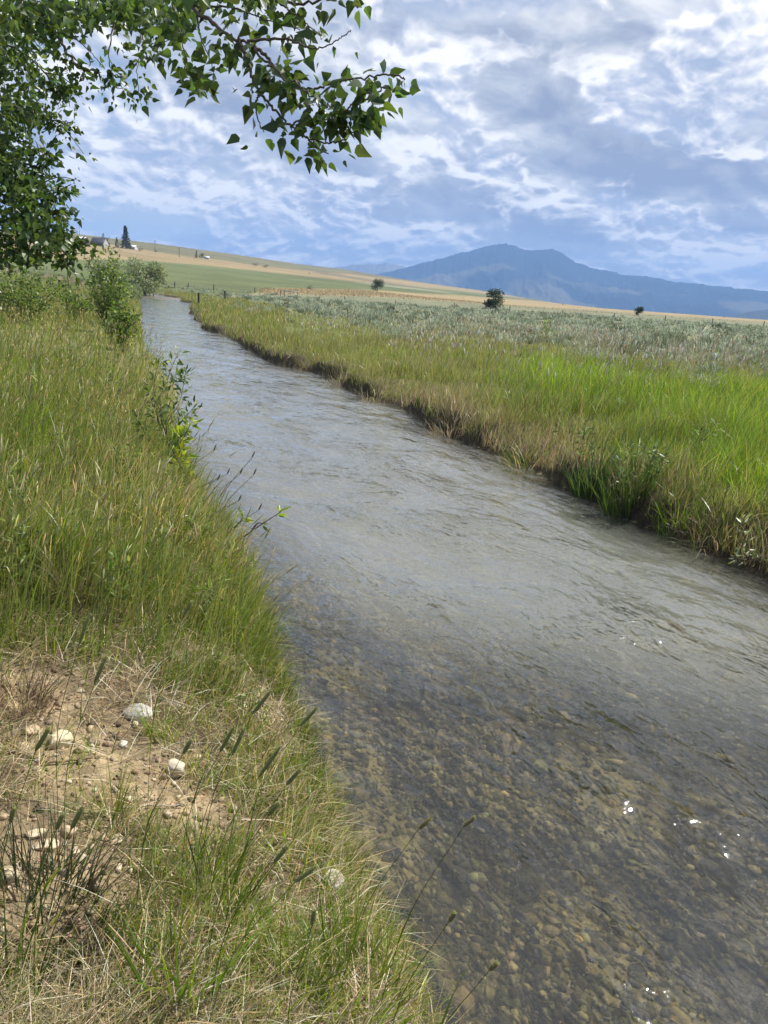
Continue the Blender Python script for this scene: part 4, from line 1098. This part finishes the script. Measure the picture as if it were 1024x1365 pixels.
shrub('sapling', 'little sunlit plant with silvery leaves at the foot of the far bank', b3, [[b3, p(998, 735, dd), p(992, 715, dd), p(990, 690, dd)], [b3, p(985, 745, dd), p(978, 742, dd)], [b3, p(1010, 742, dd), p(1022, 745, dd)], [b3, p(995, 742, dd), p(986, 730, dd)]], 60, .06,
      [(0.34, 0.38, 0.25), (0.42, .44, .32), (.2, .26, .1)], 'lance', cat='sapling', spread=.04, srad=.005)
b4 = hit(728, 455, 5); dd = float((b4 - CAM) @ FW)
shrub('tall_weed', 'tall yellow green weed rising out of the sagebrush', b4, [[b4 + (.0, 0, 0), p(728, 440, dd), p(731, 428, dd)], [b4, p(724, 445, dd)], [b4, p(735, 442, dd)]], 60, .16, [(0.15, 0.22, .05), (.22, .28, .06)], 'lance', cat='weed', spread=.12, srad=.02)
# broad leaved weeds in the near grass
for i, (px, py, lab) in enumerate([(75, 610, 'pale leaved weed in the tall grass of the near bank'), (300, 905, 'yellow green weed low in the grass near the water'), (235, 665, 'bright leaved weed in the grass below the saplings'), (310, 775, 'leafy green weed at the water edge'), (330, 945, 'soft leaved weed between grass tufts near the water')]):
    q = hit(px, py + 12); h_ = .16 if py > 800 else .3
    shrub('leafy_weed', lab, q, [[q, q + (rng.normal(0, .04), 0, h_ * .6), q + (rng.normal(0, .07), rng.normal(0, .05), h_ * rng.uniform(.8, 1.2))] for _ in range(4)], 45, .035 if py > 800 else .07, [(0.2, .27, .05), (.26, .31, .09), (.14, .2, .05)], 'lance', 'broad leaved weeds on the near bank', cat='weed', spread=.03, srad=.0025)


for i, (px, py, lab) in enumerate([(835, 650, 'pale leaved weed among the reeds of the far bank'), (865, 640, 'silver leaved weed right of the reeds on the far bank'), (770, 610, 'leafy weed above the reeds on the far bank'), (925, 610, 'leafy weed in the bright grass of the far bank')]):
    q = hit(px, py + 14)
    shrub('leafy_weed', lab, q, [[q, q + (rng.normal(0, .08), 0, .3), q + (rng.normal(0, .15), rng.normal(0, .1), rng.uniform(.45, .65))] for _ in range(5)], 26, .075, [(0.12, .18, .05), (.2, .25, .11), (.08, .12, .03)], 'lance', 'broad leaved weeds on the far bank', cat='weed', spread=.06, srad=.004)

for i in range(12):
    px, py = [(60, 520), (130, 560), (180, 640), (40, 690), (120, 720), (200, 740), (260, 720), (90, 470), (150, 500), (25, 780), (160, 800), (280, 820)][i]
    q = hit(px, py + 30); h_ = rng.uniform(.25, .5)
    shrub('meadow_weed', 'slim leafy weed mixed into the tall grass of the near bank', q, [[q, q + (rng.normal(0, .04), 0, h_ * .6), q + (rng.normal(0, .09), rng.normal(0, .06), h_)] for _ in range(4)], 50, .05, [(0.16, .23, .05), (.1, .15, .035), (.22, .27, .08)], 'lance', 'slim weeds in the tall near grass', cat='weed', spread=.03, srad=.0025)

# ---------------------------------------------------------------- the cottonwood: trunk out to the left, limbs arching over the frame
T0 = np.array([-4.9, 6.2, 0.0]); T0[2] = H1(T0[0], T0[1])
tree = empty('cottonwood_tree', T0); tag(tree, 'big dark cottonwood whose leafy limbs hang over the near bank', 'tree')
tb = B(); tr = curve3([T0 + (0, 0, -.1), T0 + (.05, 0, 1.2), T0 + (-.05, .1, 2.8), T0 + (.1, 0, 4.6), T0 + (0, -.1, 6.6)], 22)
tube(tb, tr, np.linspace(.26, .10, len(tr)), (0.20, 0.17, 0.13), 12); tb.build('trunk', M_BARK, tree, origin=T0)
tips = []      # (polyline, leaf density per metre, leaf size)


def limb(pts, r0, r1, dens, size, name='branch', start=None):
    q = [np.asarray(a, float) if len(a) == 3 and a[0] < 20 and a[2] < 12 and abs(a[0]) < 20 and isinstance(a, np.ndarray) else at(*a) for a in pts]
    if start is not None: q = [start] + q
    path = curve3(q, 8 * len(q)); bb = B(); path[1:-1] += rng.normal(0, min(.006, r0 * .35), path[1:-1].shape)
    tube(bb, path, r1 + (r0 - r1) * (1 - np.linspace(0, 1, len(path))) ** (3.6 if r0 > .03 else 2), (0.13, 0.105, 0.08), 6); bb.build(name, M_BARK, tree, origin=T0, smooth=True)
    tips.append((path, dens, size)); return path


A1 = limb([(-200, -330, 5.2), (-60, -170, 4.6), (110, -60, 4.0), (200, -20, 3.6), (262, 15, 3.3), (300, 45, 3.1), (335, 62, 3.0), (360, 88, 2.9), (395, 115, 2.8), (432, 137, 2.75), (458, 147, 2.7), (485, 134, 2.65), (512, 117, 2.6)], .04, .003, 30, .066, 'limb', T0 + (0, 0, 4.5))
limb([(335, 62, 3.0), (352, 72, 2.98), (372, 95, 2.95), (388, 113, 2.9), (420, 118, 2.85), (452, 108, 2.8), (490, 102, 2.8), (525, 100, 2.75), (540, 106, 2.75)], .008, .003, 62, .066)
limb([(318, 52, 3.05), (331, 85, 3.0), (341, 115, 2.95), (362, 142, 2.9), (388, 168, 2.85), (408, 182, 2.8), (435, 190, 2.8), (462, 186, 2.8)], .008, .003, 40, .068)
limb([(347, 124, 2.95), (340, 140, 2.95), (346, 165, 2.93), (352, 176, 2.9)], .005, .002, 30, .062)
limb([(388, 168, 2.85), (400, 160, 2.8), (425, 160, 2.8), (455, 170, 2.8), (475, 178, 2.78)], .004, .002, 55, .066)
limb([(408, 182, 2.8), (425, 198, 2.8), (438, 205, 2.8)], .004, .002, 90, .072)
limb([(330, 55, 3.0), (380, 52, 2.95), (410, 63, 2.9), (432, 63, 2.9), (455, 50, 2.88), (468, 40, 2.86)], .006, .002, 16, .06)
limb([(250, 5, 3.3), (330, -5, 3.2), (400, 5, 3.1), (450, -8, 3.0), (490, -20, 3.0)], .010, .004, 50, .066)
limb([(370, 2, 3.1), (400, 25, 3.05), (425, 45, 3.0)], .005, .002, 60, .066)
limb([(262, 15, 3.3), (300, 8, 3.2), (360, 28, 3.1), (400, 40, 3.0)], .006, .002, 60, .066)
limb([(225, -10, 3.5), (238, 30, 3.45), (246, 70, 3.4), (258, 105, 3.4), (265, 118, 3.4)], .006, .002, 60, .07)
limb([(262, 15, 3.3), (268, 50, 3.35), (280, 80, 3.3), (285, 95, 3.3)], .005, .002, 60, .066)
limb([(290, 35, 3.15), (310, 55, 3.1), (318, 75, 3.1)], .005, .002, 70, .066)
A2 = limb([(-180, -200, 5.6), (-60, -80, 5.2), (20, -10, 4.9), (70, 40, 4.7), (100, 85, 4.6), (120, 95, 4.6)], .04, .008, 22, .06, 'limb', T0 + (0, 0, 3.9))
limb([(40, -60, 5.0), (110, -20, 4.8), (160, 15, 4.5), (190, 50, 4.4), (183, 90, 4.4), (187, 135, 4.4)], .012, .002, 45, .06)
limb([(110, -20, 4.8), (150, 20, 4.7), (145, 75, 4.6), (155, 112, 4.6), (168, 120, 4.6)], .008, .002, 42, .06)
limb([(70, 40, 4.7), (105, 55, 4.6), (130, 80, 4.6), (140, 92, 4.6)], .006, .002, 60, .06)
limb([(160, 15, 4.5), (205, 20, 4.2), (225, 50, 4.1), (205, 62, 4.1)], .006, .002, 60, .06)
limb([(40, 10, 4.85), (90, 5, 4.7), (140, -5, 4.6), (215, -5, 4.3)], .008, .003, 60, .06)
limb([(100, 85, 4.6), (125, 95, 4.6), (135, 97, 4.6)], .003, .002, 30, .05)
for (pts) in ([(-160, -40, 6.2), (-60, 20, 5.9), (30, 70, 5.7), (70, 110, 5.6), (92, 115, 5.6)], [(-160, 60, 6.4), (-60, 100, 6.1), (20, 140, 5.9), (70, 160, 5.8), (100, 164, 5.8)],
              [(-170, 150, 6.4), (-60, 180, 6.2), (10, 210, 6.0), (50, 225, 5.9), (66, 200, 5.9)], [(-170, 200, 6.4), (-60, 230, 6.1), (20, 245, 5.9), (65, 255, 5.8), (95, 246, 5.8)],
              [(-170, 260, 6.3), (-60, 275, 6.1), (20, 285, 5.9), (60, 295, 5.8), (88, 280, 5.8)], [(-170, 300, 6.2), (-60, 310, 6.0), (20, 315, 5.9), (75, 322, 5.8), (108, 318, 5.8)],
              [(-160, 330, 6.1), (-60, 335, 6.0), (20, 335, 5.9), (80, 335, 5.8), (104, 348, 5.8)]):
    d0_ = limb(pts, .022, .004, 34, .066, 'branch', T0 + (0, 0, max(1.0, 4.2 - max(pts[0][1] + 100, 0) / 170)))
    for k in range(5):
        t = rng.uniform(.45, .95); q = d0_[int(t * (len(d0_) - 1))]
        e_ = q + np.array([rng.uniform(-.1, .35), rng.uniform(-.35, .2), rng.uniform(-.3, .22)])
        pp = curve3([q, q * .5 + e_ * .5 + (0, 0, .05), e_], 6); bb = B(); tube(bb, pp, np.linspace(.006, .002, len(pp)), (.13, .105, .08), 5); bb.build('twig', M_BARK, tree, origin=T0); tips.append((pp, 60, .064))
fol = B(); PP, AA, SZ = [], [], []
for path, dens, size in tips:
    seg = np.diff(path, axis=0); L = np.linalg.norm(seg, axis=1); tot = L.sum(); n = int(dens * tot * (1.08 if size >= .066 and path[-1][1] < 3.6 else 1.25))
    lo_ = .45 if tot > 2.2 else .12
    t = (lo_ + (1 - lo_) * rng.random(n) ** .8) * (len(path) - 1.001); i = t.astype(int); f = (t - i)[:, None]
    q = path[i] * (1 - f) + path[i + 1] * f
    a = rng.normal(size=(n, 3)) * np.array([.8, .8, .5]); a[:, 2] -= .55; a /= np.linalg.norm(a, axis=1, keepdims=True)
    stalk = rng.uniform(.02, .095, (n, 1)) * (1.5 if size < .066 else 1)
    PP.append(q + a * stalk); AA.append(a + rng.normal(size=(n, 3)) * .3 + np.array([0, 0, -.25])); SZ.append(np.full(n, size) * rng.uniform(.35, 1.08, n))
# dense inner crown at the left of the picture and outside it
for (px, py, sx, sy, n, d) in ((-60, 120, 90, 190, 3400, 6.3), (15, 60, 42, 60, 560, 5.9), (25, 150, 35, 30, 360, 5.9), (10, 210, 30, 30, 360, 5.9), (30, 255, 34, 22, 420, 5.9), (35, 300, 38, 26, 560, 5.8), (20, 340, 40, 14, 260, 5.9), (70, 325, 26, 12, 130, 5.8), (60, 20, 60, 28, 620, 4.9), (170, 12, 70, 22, 460, 4.4), (262, 100, 10, 16, 26, 3.4), (240, 30, 40, 26, 90, 3.5), (310, -4, 75, 12, 90, 3.2)):
    q = at(rng.normal(px, sx * .62, n), rng.normal(py, sy * .62, n), d + rng.normal(0, .35, n)); a = rng.normal(size=(n, 3)); a[:, 2] -= .5
    PP.append(q); AA.append(a); SZ.append(rng.uniform(.038, .07, n))
q = np.concatenate(PP); n = len(q)
leaves(fol, q, np.concatenate(AA), np.concatenate(SZ), pick([(0.055, 0.095, 0.025), (0.075, 0.12, 0.032), (0.04, 0.07, 0.02), (.10, .15, .04)], [3, 3, 2.5, 1.5], n, .15))
fol.build('crown', M_LEAF, tree, origin=T0)


# ---------------------------------------------------------------- distant trees and bushes
def blob_tree(name, lab, px, py, wpx, hpx, cols, n=420, group=None, cat='tree', tmin=30, conical=False, lsz=None, trunkfrac=.12, sink=0.0):
    b0 = hit(px, py, tmin); d = float((b0 - CAM) @ FW); w_ = wpx / FPX * d / 2; h_ = hpx / FPX * d
    e = empty(name, b0); tag(e, lab, cat, group); fb = B(); q = np.random.default_rng(int(px * 7 + py))
    if conical:
        t = q.random(n) ** 1.1; a = q.uniform(0, 6.28, n); bl = np.sin(a * 3 + np.floor(t * 9) * 2.3) * .5 + .5; rr_ = w_ * (1.02 - t) * (0.55 + 0.7 * (1 - (t * 9) % 1)) * (.55 + .6 * bl) * q.random(n) ** .5
        pos = b0 + np.stack([np.cos(a) * rr_, np.sin(a) * rr_, h_ * (.05 + .95 * t) - rr_ * .15], -1)
        axis = np.stack([np.cos(a), np.sin(a), np.full(n, -.35)], -1); sz = np.full(n, h_ * .07)
    else:
        c_ = [(q.uniform(-.55, .55), q.uniform(-.55, .55), q.uniform(.25, .8), q.uniform(.3, .55)) for _ in range(9)]
        k = q.integers(0, 9, n); c = np.array(c_)[k]; g = q.normal(size=(n, 3)); g /= np.linalg.norm(g, axis=1, keepdims=True); g *= (q.random((n, 1)) ** .4) * c[:, 3:4]
        pos = b0 + (c[:, :3] * np.array([1, 1, 1]) + g * np.array([1, 1, .55])) * np.array([w_, w_, h_]); pos[:, 2] = np.maximum(pos[:, 2], b0[2] + h_ * .02)
        axis = g + q.normal(size=(n, 3)) * .5; sz = np.full(n, (lsz or .16) * min(w_, h_))
    leaves(fb, pos, axis, sz * q.uniform(.6, 1.3, n), pick(cols, [1] * len(cols), n), 'lance' if not conical else 'delta')
    tb = B(); tube(tb, [b0 + (0, 0, -.2), b0 + (0, 0, h_ * .4), b0 + (.02 * w_, 0, h_ * (.9 if conical else .6))], [h_ * .03, h_ * .022, h_ * .006], (0.12, 0.09, 0.06), 6)
    tb.build('trunk', M_BARK, e, origin=b0); fb.build('crown', M_SAGE if not conical else M_LEAF, e, origin=b0); return e


DK = [(0.04, 0.055, 0.03), (0.055, 0.075, 0.035), (0.03, 0.042, 0.022)]
WIL = [(0.22, 0.265, 0.13), (0.28, 0.32, 0.18), (0.16, 0.20, 0.09), (0.36, 0.39, 0.25)]
blob_tree('willow_bush', 'large pale grey green willow bush on the outside of the bend', 192, 398, 66, 50, WIL, 3600, None, 'bush', lsz=.13, tmin=20)
blob_tree('willow_bush', 'lower willow bush left of the large willow by the bend', 140, 390, 60, 42, WIL, 2600, None, 'bush', lsz=.13, tmin=20)
blob_tree('willow_bush', 'small olive willow bush at the water where the stream disappears', 176, 402, 40, 26, WIL[:3], 1200, None, 'bush', lsz=.15, tmin=20)
GF = 'trees round the far farmhouse'
blob_tree('spruce_tree', 'tall dark spruce beside the white shed', 168, 331.5, 15, 29, DK, 900, GF, conical=True)
blob_tree('spruce_tree', 'half height spruce between farmhouse and tall spruce', 156, 330, 8, 13, DK, 420, GF, conical=True)
blob_tree('spruce_tree', 'thin spruce tip showing behind the farmhouse roof', 138, 322, 6, 11, DK, 300, GF, conical=True)
blob_tree('round_tree', 'low dark trees against the back of the farmhouse', 143, 322, 9, 6, DK, 250, GF)
blob_tree('dark_bush', 'small dark bush beneath the half height spruce', 157, 331.5, 7, 4, DK, 200, GF, 'bush')
blob_tree('dark_bush', 'black bush right of the white shed', 187, 335.5, 8, 6, [(.025, .025, .022), (.035, .035, .03)], 260, GF, 'bush')
blob_tree('dark_bush', 'flat dark bush standing alone by the utility pole', 208, 337, 7, 3.2, [(.03, .03, .025), (.05, .05, .04)], 200, GF, 'bush')
GM = 'trees and bushes dotted over the far fields'
blob_tree('spruce_tree', 'narrow dark conifer at the left of the clump on the slope', 262, 344, 5, 10, DK, 300, GM, conical=True)
blob_tree('round_tree', 'rounded dark tree in the clump on the slope', 269, 344.5, 12, 8, DK, 360, GM)
blob_tree('round_tree', 'grey green bushes in a row on the upper slope', 340, 355, 14, 4.5, [(.09, .10, .06), (.06, .07, .045)], 300, GM, 'bush')
blob_tree('round_tree', 'second clump of bushes right along the upper slope', 354, 357, 12, 4.5, [(.09, .10, .06), (.06, .07, .045)], 300, GM, 'bush')
blob_tree('round_bush', 'round grey green bush standing in the dry strip', 503, 388.5, 19, 16, [(.07, .085, .05), (.10, .115, .07), (.05, .06, .035)], 2400, GM, 'bush', lsz=.14)
blob_tree('round_bush', 'low dark bush left of the round bush', 413, 386.5, 12, 6.5, [(.07, .085, .05), (.10, .115, .07)], 300, GM, 'bush')
blob_tree('juniper_tree', 'dark spreading juniper with an uneven top in the sage flat', 660, 413, 38, 27, DK + [(.06, .08, .035)], 1500, GM, lsz=.16)
blob_tree('round_bush', 'small dark bush by the fence before the mountain', 851, 421, 15, 12, DK, 1900, GM, 'bush', lsz=.17)
blob_tree('round_tree', 'tiny tree at the far edge of the upland', 613, 384, 5, 4, DK, 150, GM)
blob_tree('round_tree', 'tiny dark tree right of another at the upland edge', 622, 386, 4, 4, DK, 150, GM)
blob_tree('round_tree', 'tiny bush high on the pale slope', 412, 366, 4, 3, DK, 150, GM)
for i, (px, py, w_, h_) in enumerate([(750, 407, 6, 2.5), (965, 424, 5, 2.2)]):
    blob_tree('dark_bush', ['faint dark bush on the skyline right of the juniper', 'faint dark bush on the skyline near the right fence posts'][i], px, py, w_, h_, DK, 120, GM, 'bush')


# ---------------------------------------------------------------- farm, poles, fences
def box(bb, c, sx, sy, sz, col, rot=0.0):
    v = np.array([(a, b_, d) for d in (0, 1) for b_ in (-.5, .5) for a in (-.5, .5)], float) * np.array([sx, sy, sz])
    v = np.stack([v[:, 0] * math.cos(rot) - v[:, 1] * math.sin(rot), v[:, 0] * math.sin(rot) + v[:, 1] * math.cos(rot), v[:, 2]], -1) + np.asarray(c)
    bb.add(v, [(0, 2, 3, 1), (4, 5, 7, 6), (0, 1, 5, 4), (1, 3, 7, 5), (3, 2, 6, 7), (2, 0, 4, 6)], col)


def house(name, lab, px, py, L, D_, wall, roof, wallc, roofc, rot, chim=False, door=True):
    b0 = hit(px, py, 100); e = empty(name, b0); e.rotation_euler.z = rot; tag(e, lab, 'building', 'buildings of the far farm')
    wb = B(); hw, hl = D_ / 2, L / 2
    v = [(-hl, -hw, -1), (hl, -hw, -1), (hl, hw, -1), (-hl, hw, -1), (-hl, -hw, wall), (hl, -hw, wall), (hl, hw, wall), (-hl, hw, wall), (-hl, 0, roof - .06), (hl, 0, roof - .06)]
    for f in ([(0, 1, 5, 4), (2, 3, 7, 6)], [(1, 2, 6, 9, 5), (3, 0, 4, 8, 7)]): wb.add(v, f, wallc)
    wb.build('wall', M_PAINT, e)
    rb = B(); ov = .35; th = .14; k = (roof - wall) / hw
    for s in (-1, 1):
        p0 = np.array([(-hl - ov, 0, roof), (hl + ov, 0, roof), (hl + ov, s * (hw + ov), wall - ov * k), (-hl - ov, s * (hw + ov), wall - ov * k)]); q = np.vstack([p0, p0 + (0, 0, th)])
        rb.add(q, [(0, 1, 2, 3), (7, 6, 5, 4), (0, 4, 5, 1), (1, 5, 6, 2), (2, 6, 7, 3), (3, 7, 4, 0)], roofc)
    r_ = rb.build('roof', M_PAINT, e)
    if chim: cb = B(); box(cb, (hl * .3, 0.3, roof - .3), .7, .7, 1.3, (.25, .14, .1)); cb.build('chimney', M_PAINT, r_)
    if door:
        db = B(); box(db, (hl + .02, -.2, 0), .06, 1.0, 2.0, (.12, .10, .09)); db.build('door', M_PAINT, e)
        for xx in (-hl * .5, hl * .35):
            nb = B(); box(nb, (xx, -hw - .02, 1.0), 1.2, .06, 1.0, (.05, .06, .07)); nb.build('window', M_PAINT, e)
    return e


house('farmhouse', 'dark roofed farmhouse with a white gable end on the gold slope', 133, 328, 14.5, 8.5, 0.9, 6.8, (.52, .51, .49), (.03, .033, .04), rad(-22), True)
house('white_shed', 'low white shed right of the tall spruce', 178, 332.5, 6.2, 5.0, 2.0, 3.6, (.55, .55, .55), (.6, .61, .63), rad(-15), False, False)
house('white_outbuilding', 'white roofed outbuilding half hidden by leaves left of the farmhouse', 108, 322, 9, 6, 2.2, 4.2, (.45, .45, .45), (.5, .52, .55), rad(10), False, False)
house('white_shed', 'tiny white shed by the tree clump on the slope', 276, 345.5, 4.5, 3, 1.6, 2.6, (.55, .55, .55), (.55, .57, .6), rad(5), False, False)


def pole(px, py, hpx, arm, lab):
    b0 = hit(px, py, 60); d = float((b0 - CAM) @ FW); h_ = hpx / FPX * d; e = empty('utility_pole', b0); tag(e, lab, 'utility pole', 'utility poles on the slope')
    pb = B(); tube(pb, [(0, 0, -.5), (0, 0, h_)], [.26, .19], (.15, .12, .10), 8); pb.build('post', M_WOOD, e)
    ab = B(); box(ab, (0, -.25, h_ - 1.0), arm, .28, .28, (.15, .12, .10)); a = ab.build('crossarm', M_WOOD, e)
    for xx in (-arm * .45, 0.0, arm * .45):
        ib = B(); box(ib, (xx, -.25, h_ - .72), .16, .16, .3, (.3, .3, .28)); ib.build('insulator', M_PAINT, a)


pole(106, 312, 14, 4.0, 'utility pole with a wide crossarm on the skyline left of the farmhouse')
pole(103, 312, 8.5, .9, 'short thin pole just left of the wide crossarm pole')
pole(207, 336, 15, 1.8, 'utility pole beside the flat dark bush')
pole(239, 343, 13, 1.8, 'faint utility pole further along the slope')


def post_fence(lab, pix, hgt, r, wires=3, colr=(.10, .08, .065), tmin=20, dists=None, lean=.03, group='fences'):
    P_ = [hit(a, b_, tmin) if dists is None else None for a, b_ in pix]
    if dists is not None:
        for k, ((a, b_), dd_) in enumerate(zip(pix, dists)):
            q = at(a, b_, dd_); q[2] = H1(q[0], q[1]); P_[k] = q
    e = empty('wire_fence', P_[0]); tag(e, lab, 'fence', group); o = np.array(P_[0])
    tops = []
    for q in P_:
        bb = B(); tl = np.array([rng.normal(0, lean), rng.normal(0, lean), 1]) * hgt * rng.uniform(.9, 1.1)
        tube(bb, [q + (0, 0, -.2), q + tl * .5, q + tl], [r, r, r * .95], colr, 7); bb.build('post', M_WOOD, e, origin=o); tops.append((q, tl))
    for w_ in range(wires):
        f = .35 + .28 * w_; bb = B(); tube(bb, [q + tl * f + (0, -r, 0) for q, tl in tops], .012, (.2, .18, .17), 4); bb.build('wire', M_WOOD, e, origin=o)


FP = [(374, 390), (460, 392.5), (528, 398), (606, 403), (680, 408), (751, 412.3), (819, 418), (887, 423.5), (950, 427.5), (1018, 433)]
post_fence('long wire fence along the far edge of the sage flat', FP, 1.35, .10, dists=[200, 195, 190, 185, 182, 180, 178, 177, 176, 175])
post_fence('short fence of two posts at the tip of the far bank', [(265, 414), (300, 400)], 1.15, .11, 2, (.075, .06, .05), dists=[78, 110])
post_fence('faint fence of thin posts in the green field beyond the bend', [(233, 375), (251, 378), (285, 381), (340, 386)], 1.4, .13, 2, (.13, .11, .09), dists=[185, 190, 195, 205])

# pale timber rail frame by the start of the long fence
g0 = at(388, 390, 190); g0[2] = H1(g0[0], g0[1]); e = empty('timber_rail', g0); tag(e, 'pale timber rail frame beside the first post of the long fence', 'rail')
for xx in (-1.6, 1.6):
    bb = B(); box(bb, (xx, 0, -.2), .22, .22, 1.5, (.42, .38, .32)); bb.build('post', M_WOOD, e)
bb = B(); box(bb, (0, 0, 1.3), 3.8, .28, .26, (.55, .51, .44)); bb.build('rail', M_WOOD, e)
# low check board across the stream at the bend
L_, R_ = np.array([np.interp(118, EL[:, 1], EL[:, 0]), 118.0]), np.array([np.interp(126, ER[:, 1], ER[:, 0]), 126.0])
bb = B(); m_ = (L_ + R_) / 2; v_ = R_ - L_; box(bb, (0, 0, -.5), float(np.hypot(*v_)) + .6, .25, .62, (.16, .13, .10), math.atan2(v_[1], v_[0]))
ob = bb.build('check_board', M_WOOD); ob.location = (float(m_[0]), float(m_[1]), 0); tag(ob, 'low dark board across the stream at the bend', 'weir')

# ---------------------------------------------------------------- the air: one closed box, even and thin, sky outside
hb = B(); box(hb, (0, 3000, -62), 27000, 22500, 950, (1, 1, 1))
m, t, o = mat_new('haze_air')
pv = t.node('ShaderNodeVolumePrincipled'); pv.inputs['Color'].default_value = (0.31, 0.54, 1.0, 1); pv.inputs['Density'].default_value = 0.000112; pv.inputs['Anisotropy'].default_value = 0.0
t.l.new(pv.outputs[0], o.inputs['Volume'])
tag(hb.build('haze', m), 'thin blue air that fades the mountain', kind='stuff')
